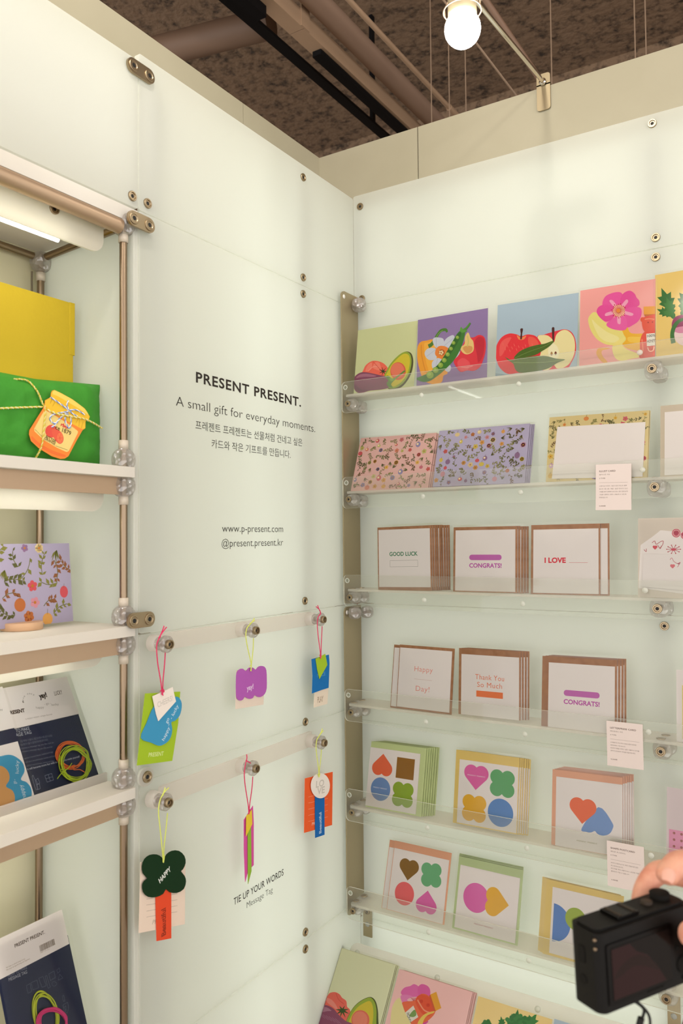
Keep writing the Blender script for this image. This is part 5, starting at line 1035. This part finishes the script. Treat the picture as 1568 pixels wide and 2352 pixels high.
t6.piece('disc_tag', circ(1204, 1258, 60, 44, 80), '#ebe6df', 2, 0, (('LO', (1177, 1272), (1228, 1258), .0125, '#c9c4bc', .02), ('VE', (1184, 1316), (1232, 1302), .0125, '#c9c4bc', .02)))
t6.string(SL, ([(1196, 1205, .006), (1194, 1150, .007), (1183, 1070, .010), (1178, 1010, .012), (1184, 965, .013), (1200, 940, .013)], [(1198, 1205, .006), (1200, 1150, .005), (1208, 1090, .003), (1212, 1025, .001)], [(1190, 955, .013), (1202, 935, .013), (1212, 915, .013), (1218, 895, .013)], [(1198, 940, .013), (1224, 908, .014)], [(1188, 1190, .0065), (1202, 1182, .0065), (1197, 1205, .0065)]))

# ------------------------------------------------------------------ ceiling services and the globe bulb
M_BEIGE = pmat('beige_painted_metal', '#a58a70', 0.55); M_BLK = pmat('black_track_metal', '#08080a', 0.6, 0, **{'Specular IOR Level': .15}); M_DUCT = pmat('brown_painted_duct', '#6d5645', 0.6); M_ROD = pmat('dull_hanger_rod', '#8a7460', 0.5)
def cpt(px, py, z): return hit(px, py, 2, z)
def solo(mb, name, label, cat): return tag(mb.build(name), label, cat)
a = cpt(575, 60, 3.0); b_ = cpt(886, 312, 3.0)
m = MB(); m.box((-0.482, -0.3, 3.0), (-0.449, 1.62, 3.010), M_BLK); 
for y in (.15, .9): m.box((-0.471, y, 3.01), (-0.459, y + .02, 3.40), M_BLK)
solo(m, 'lighting_track', 'long thin black track on the ceiling, left of the beige tray', 'track')
p0 = cpt(727, 118, 3.02); m = MB(); m.box((-0.400, .435, 2.984), (-0.368, 1.62, 2.9995), M_BLK, None, .004); solo(m, 'linear_lamp', 'black linear lamp housing fixed under the beige cable tray', 'ceiling lamp')
m = MB(); m.box((-0.425, -.3, 2.970), (-0.388, .200, 2.9995), M_BLK, None, .004); solo(m, 'linear_lamp', 'end of another black linear lamp at the top edge of the ceiling view', 'ceiling lamp')
t = thing('cable_tray', 'beige square cable tray running across the ceiling beside the round duct', 'cable tray', T(-0.36, .4, 3.05))
m = MB(); m.box((-.047, -.7, -.05), (.002, -.068, .0), M_BEIGE); m.build('tray_section', t)
m = MB(); m.box((-.047, -.065, -.05), (.002, 1.22, .0), M_BEIGE); m.build('tray_section', t)
m = MB(); m.box((.0025, -.085, -.05), (.007, -.045, .15), M_BEIGE); m.build('tray_hanger', t)
m = MB(); m.tube([(-0.318, -.4, 3.07), (-0.322, 1.62, 3.07)], 0.032, pmat('pinkish_brown_duct', '#8d7462', .6), 28); solo(m, 'round_duct', 'round brown duct beside the beige cable tray on the ceiling', 'duct')
m = MB(); m.tube([(-0.189, -.3, 3.0), (-0.186, .955, 3.0)], 0.0075, M_BEIGE, 12); m.tube([(-0.186, .94, 3.0), (-0.186, 1.62, 3.0)], 0.0105, M_BEIGE, 12); solo(m, 'conduit', 'thin beige conduit pipe right of the round duct', 'pipe')
m = MB(); m.tube([(-1.6, .09, 3.06), (-0.475, .335, 3.06)], 0.043, M_DUCT, 28); solo(m, 'cross_duct', 'dark round duct crossing the ceiling behind the black track', 'duct')
m = MB(); m.box((-0.66, .215, 3.17), (-0.585, .29, 3.40), M_DUCT); solo(m, 'drop_duct', 'short square duct dropping from the ceiling at the upper left', 'duct')
for i, (px, nm) in enumerate(((990, 'leftmost'), (1031, 'second'), (1069, 'third, under the bulb'), (1267, 'fourth, right of the lamp bracket'), (1460, 'fifth'), (1485, 'rightmost'))):
    p = hit(px, 190, 1, .55); m = MB(); m.tube([(p.x, .55, 2.2), (p.x, .55, 3.40)], .0017, M_ROD, 8); solo(m, 'hanger_wire', 'thin vertical wire behind the right fascia, ' + nm + ' of six', 'wire')
a = hit(1098, 105, 1, .22); b_ = hit(1184, 218, 1, .36); m = MB(); m.tube([a - (b_ - a) * 1.5, b_ + (b_ - a) * .5], .0026, M_ROD, 10); solo(m, 'stay_rod', 'thin slanting rod between bulb and lamp bracket', 'rod')
a = hit(1142, 40, 1, .5); b_ = hit(1236, 178, 1, .62); m = MB(); m.tube([a - (b_ - a) * 1.2, b_ + (b_ - a) * .3], .0085, pmat('brown_pipe', '#7a5f4c', .6), 12); solo(m, 'ceiling_pipe', 'thin brown pipe slanting behind the bulb rod', 'pipe')
# lamp arm
AX = 0.4245
t = thing('globe_lamp', 'glowing white globe bulb on a chrome rod clamped to the right fascia', 'lamp', T(AX, 0.02, 2.44))
ib = T(-AX, -0.02, -2.44)
m = MB(); m.prism(rrect(AX - .0135, 2.389, AX + .0135, 2.462, .006, 4), -.028, -.0255, M_PLATE, None, F_RIGHT); m.box((AX - .0135, .0255, 2.4385), (AX + .0135, .056, 2.441), M_PLATE); m.box((AX - .0135, .0535, 2.40), (AX + .0135, .056, 2.4385), M_PLATE); m.build('clamp_bracket', t, ib)
e0 = hit(1238, 176, 0, AX); e1 = hit(1118, 32, 0, AX); rod_dir = (e1 - e0); r0 = Vector((AX, .0255, e0.z)); r1 = e0 + rod_dir * 1.9
m = MB(); m.tube([r0, e0, r1], .0042, M_CHROME, 16); m.lathe([(.0042, 0), (.007, .001), (.007, .004), (.0042, .006)], M_CHROME, 20, T(AX, .024, e0.z) @ Matrix.Rotation(PI / 2, 4, 'X')); m.build('rod', t, ib)
dB = 1.235 / ray(1062, 67).length; B = pd(1062, 67, 1.235)
M_BULB = pmat('glowing_bulb_glass', '#ffffff', .4, 0, **{'Emission Color': (1.0, .95, .87, 1), 'Emission Strength': 60.0})
m = MB(); R = 0.0278; prof = [(R * math.sin(PI * k / 22), -R * math.cos(PI * k / 22) * 1.0) for k in range(18)]
m.lathe([(max(.0001, a), b2) for a, b2 in prof], M_BULB, 32); m.build('bulb', t, ib @ T(*B))
m = MB(); m.lathe([(.0178, R * .72), (.0222, R * .80), (.0222, R * 1.9), (.0175, R * 2.3), (.0001, R * 2.3)], pmat('cream_lamp_socket', '#9c9074', .5), 28); m.build('lamp_socket', t, ib @ T(*B))
m = MB(); m.tube([(.0292 * math.cos(2 * PI * k / 40), .0292 * math.sin(2 * PI * k / 40), R * 1.02) for k in range(40)], .0012, M_RAIL, 10, True); m.tube([(.0292, 0, R * 1.02), (.030, 0, R * 1.5), (.021, 0, R * 2.0)], .0012, M_RAIL, 8); m.tube([(-.0292, 0, R * 1.02), (-.030, 0, R * 1.5), (-.021, 0, R * 2.0)], .0012, M_RAIL, 8); m.build('socket_ring', t, ib @ T(*B))
cp = hit(1116, 12, 1, B.y); m = MB(); m.box((B.x + .022, B.y - .009, B.z + R * 1.45), (AX + .062, B.y + .009, B.z + R * 2.2), M_CHROME, None, .002); m.build('rod_clamp', t, ib)

# ------------------------------------------------------------------ compact camera and the hand holding it
cvec = lambda a, b2, c2: RX * a + RU * b2 + RF * c2
f_ = cvec(-.449, -.0682, .8907).normalized(); r_ = cvec(.8919, .0174, .451); r_ = (r_ - f_ * r_.dot(f_)).normalized(); u_ = r_.cross(f_).normalized()
if u_.dot(RU) < 0: u_ = -u_
CP = pd(1370.6, 2151, .6366); nb = -f_
M_CAMF = Matrix(((r_.x, u_.x, nb.x, CP.x), (r_.y, u_.y, nb.y, CP.y), (r_.z, u_.z, nb.z, CP.z), (0, 0, 0, 1)))
BLK = bump(pmat('black_camera_shell', '#0b0907', .55, 0, **{'Specular IOR Level': .22}), 900, .12, 2, .001); BL2 = pmat('black_camera_gloss', '#050404', .3, 0, **{'Specular IOR Level': .2}); RUB = pmat('black_rubber', '#12100d', .8, 0, **{'Specular IOR Level': .2})
RAILD = pmat('dark_shoe_rail', '#3a3128', .5, 0, **{'Specular IOR Level': .2})
t = thing('compact_camera', 'small black compact camera held at the lower right with its screen facing back', 'camera', M_CAMF)
W_, H_, D_ = .109, .062, .033
fx = Matrix(((1, 0, 0, 0), (0, 0, 1, 0), (0, -1, 0, 0), (0, 0, 0, 1)))             # (x, depth, y) -> local
m = MB(); m.prism([(x, y) for x, y in rrect(0, 0, W_, D_, .0075, 7)], -H_, 0, BLK, None, fx, True); m.build('body', t)
m = MB(); m.prism(rrect(.003, .004, W_ - .003, D_ - .003, .006, 6), 0, .0022, BLK, None, fx, True); m.build('top_plate', t)
m = MB(); m.box((.030, .0022, -.027), (.054, .0048, -.007), BL2); m.box((.033, .0048, -.026), (.0355, .0056, -.008), RAILD); m.box((.0485, .0048, -.026), (.051, .0056, -.008), RAILD); m.build('hot_shoe', t)
m = MB(); m.prism(rrect(.008, -H_ + .005, .083, -.009, .002, 3), 0, .0012, BL2); m.prism(rrect(.0125, -H_ + .0085, .0785, -.0125, .001, 2), .0012, .0015, pmat('dim_camera_screen', '#14100f', .12, 0, **{'Specular IOR Level': .2})); 
z = .00153
m.poly([(.0128, -.0528), (.0128, -.0135), (.033, -.0135), (.040, -.021), (.052, -.027), (.062, -.038), (.072, -.0528)], z, pmat('screen_patch_warm', '#2b1819', .15, 0, **{'Specular IOR Level': .2})); m.poly(spline([(.0135, -.036), (.025, -.027), (.042, -.0245), (.056, -.0315), (.0635, -.042), (.050, -.036), (.036, -.032), (.022, -.036)], 4), z + .00003, pmat('screen_patch_dark', '#241716', .15, 0, **{'Specular IOR Level': .2})); m.build('screen', t)  # two flat reddish brown patches laid on the dark screen
for (x, y, r0_) in ((.094, -.020, .0032), (.094, -.046, .0075), (.100, -.031, .0022), (.088, -.031, .0022), (.094, -.057, .0022)):
    m = MB(); m.lathe([(r0_, 0), (r0_, .0010), (r0_ * .8, .0016), (0, .0016)], RUB, 20); m.build('button', t, T(x, y, 0))
m = MB(); m.lathe([(.0085, .002), (.0085, .0065), (.0078, .007), (0, .007)], RUB, 28, Matrix.Rotation(-PI / 2, 4, 'X')); m.build('mode_dial', t, T(.093, 0, -.020))
m = MB(); m.lathe([(.0048, .002), (.0048, .0045), (.004, .005), (0, .005)], RAILD, 24, Matrix.Rotation(-PI / 2, 4, 'X')); m.build('shutter_button', t, T(.074, 0, -.017))
m = MB(); m.lathe([(.022, 0), (.022, .006), (.019, .008), (.018, .016), (.012, .016), (.010, .013), (0, .013)], BL2, 36, Matrix.Rotation(PI, 4, 'Y')); m.build('lens_barrel', t, T(.052, -.031, -D_))
m = MB(); fl_ = Matrix(((0, 0, -1, 0), (0, 1, 0, 0), (1, 0, 0, 0), (0, 0, 0, 1)))
m.prism(rrect(-.022, -.028, -.015, -.014, .002, 3), 0, .0006, RUB, None, fl_); m.prism(circ(-.0185, -.041, .0040, 20), 0, .0006, RUB, None, fl_); m.build('side_doors', t)
for yy in (-.0045, -.0115):
    m = MB(); m.ball((0, 0, 0), .0016, M_METAL, 12); m.build('strap_lug', t, T(.0005, yy, -.0035))
m = MB(); m.box((.050, -.0575, .0002), (.068, -.0560, .0016), RUB); m.build('thumb_label', t)
# wrist cord hanging from the camera
pA = M_CAMF @ Vector((.037, -H_, -.012)); m = MB(); mt = pmat('black_wrist_cord', '#0b0a0a', .7)
lp = [pA, pd(1476, 2315, .665), pd(1473, 2345, .665), pd(1462, 2390, .665), pd(1458, 2470, .665), pd(1470, 2520, .665), pd(1492, 2470, .665), pd(1490, 2390, .665), pd(1489, 2330, .665), pA + r_ * .004]
m.tube([Vector(p) for p in spline([tuple(p) for p in lp], 6, False)], .0012, mt, 8); m.tube([pd(1472, 2338, .665), pd(1466, 2362, .665), pd(1460, 2395, .665)], .0028, mt, 10)
wc = m.build('wrist_cord'); wc.parent = t; wc.matrix_parent_inverse = M_CAMF.inverted()
# person: right hand and forearm
SKIN = bump(colvar(pmat('skin', '#e0a084', .5, 0, **{'Subsurface Weight': .12, 'Subsurface Radius': (.008, .003, .002)}), '#d98f76', '#e8ad92', 70, 4), 260, .12, 3, .002)
J = {'wrist': (pd(1690, 2330, .765), .030), 'palm': (pd(1690, 2215, .752), .034), 'palm2': (pd(1690, 2135, .742), .030),
     'i1': (pd(1672, 2040, .722), .0145), 'i2': (pd(1606, 1984, .708), .0128), 'i3': (pd(1552, 1981, .694), .0120), 'i4': (pd(1531, 2010, .683), .0108), 'i5': (pd(1527, 2027, .679), .0088),
     'm1': (pd(1680, 2085, .745), .0145), 'm2': (pd(1576, 2006, .733), .0125), 'm3': (pd(1504, 2000, .724), .0116), 'm4': (pd(1478, 2042, .719), .0106), 'm5': (pd(1469, 2095, .716), .0094),
     'r1': (pd(1684, 2140, .755), .0140), 'r2': (pd(1594, 2110, .748), .0116), 'r3': (pd(1534, 2110, .738), .0108), 'r4': (pd(1500, 2128, .727), .0096),
     'p1': (pd(1688, 2200, .760), .0128), 'p2': (pd(1608, 2185, .754), .0102), 'p3': (pd(1560, 2182, .746), .0094), 'p4': (pd(1530, 2196, .736), .0082),
     't1': (pd(1678, 2245, .705), .0190), 't2': (pd(1640, 2185, .668), .0138), 't3': (pd(1594, 2148, .655), .0124), 't4': (pd(1566, 2137, .652), .0104),
     'fore': (pd(1672, 2450, .79), .036), 'elb': (pd(1690, 2900, .87), .044)}
EDG = [('wrist', 'palm'), ('palm', 'palm2'), ('palm2', 'i1'), ('i1', 'i2'), ('i2', 'i3'), ('i3', 'i4'), ('i4', 'i5'), ('palm2', 'm1'), ('m1', 'm2'), ('m2', 'm3'), ('m3', 'm4'), ('m4', 'm5'), ('palm', 'r1'), ('r1', 'r2'), ('r2', 'r3'), ('r3', 'r4'), ('palm', 'p1'), ('p1', 'p2'), ('p2', 'p3'), ('p3', 'p4'), ('wrist', 't1'), ('t1', 't2'), ('t2', 't3'), ('t3', 't4'), ('wrist', 'fore'), ('fore', 'elb')]
base = J['wrist'][0]; keys = list(J)
me = bpy.data.meshes.new('hand'); me.from_pydata([tuple(J[k][0] - base) for k in keys], [(keys.index(a), keys.index(b2)) for a, b2 in EDG], [])
pr = thing('person', 'person holding the black camera, only the right hand and brown sleeve in view', 'person', T(*base))
hand = bpy.data.objects.new('hand', me); COL.objects.link(hand); hand.parent = pr
sk = hand.modifiers.new('skin', 'SKIN'); sk.use_smooth_shade = True; sk.branch_smoothing = .4
lay = me.skin_vertices[0].data if me.skin_vertices else None
if lay is None:
    dg = bpy.context.evaluated_depsgraph_get(); lay = me.skin_vertices[0].data
for i, k in enumerate(keys): lay[i].radius = (J[k][1], J[k][1]); lay[i].use_root = (k == 'wrist')
sb = hand.modifiers.new('smooth', 'SUBSURF'); sb.levels = 2; sb.render_levels = 2
me.materials.append(SKIN)
dg = bpy.context.evaluated_depsgraph_get(); me2 = bpy.data.meshes.new_from_object(hand.evaluated_get(dg))
hand.modifiers.clear(); hand.data = me2
if not me2.materials: me2.materials.append(SKIN)
me2.polygons.foreach_set('use_smooth', [True] * len(me2.polygons))
# fingernails of the index finger and thumb
def nail(p0, p1, up, w, l, name):
    ax = (p1 - p0).normalized(); n = (up - ax * up.dot(ax)).normalized(); sd = ax.cross(n); m = MB(); vs = []
    for j in range(7):
        for i in range(7):
            u = i / 6 * 2 - 1; v = j / 6; ww = w * (1 - .25 * (abs(v - .5) * 2) ** 3); q_ = p0 + ax * (l * (v - .2)) + sd * (ww * u) + n * (.0108 - .0028 * u * u - .0018 * v * v); vs.append(tuple(q_ - base))
    m.add(vs, [(j * 7 + i, j * 7 + i + 1, j * 7 + i + 8, j * 7 + i + 7) for j in range(6) for i in range(6)], pmat('fingernail', '#e6b09c', .35, 0, **{'Specular IOR Level': .25}), True); m.build(name, pr)
nail(J['i4'][0], J['i5'][0], -RF + RX * -.25 + RU * .25, .0054, .0105, 'fingernail')
m = MB(); s0 = J['wrist'][0] - base; s1 = J['fore'][0] - base; s2 = J['elb'][0] - base
SLV = bump(pmat('brown_sleeve_cloth', '#6b4a3a', .9), 120, .3, 4, .003)
sp = [s0 + (s1 - s0) * .18, s0 + (s1 - s0) * .2, s1, s1 + (s2 - s1) * .5, s2]
m.tube(sp, [.037, .043, .049, .056, .062], SLV, 28); m.build('sleeve', pr)
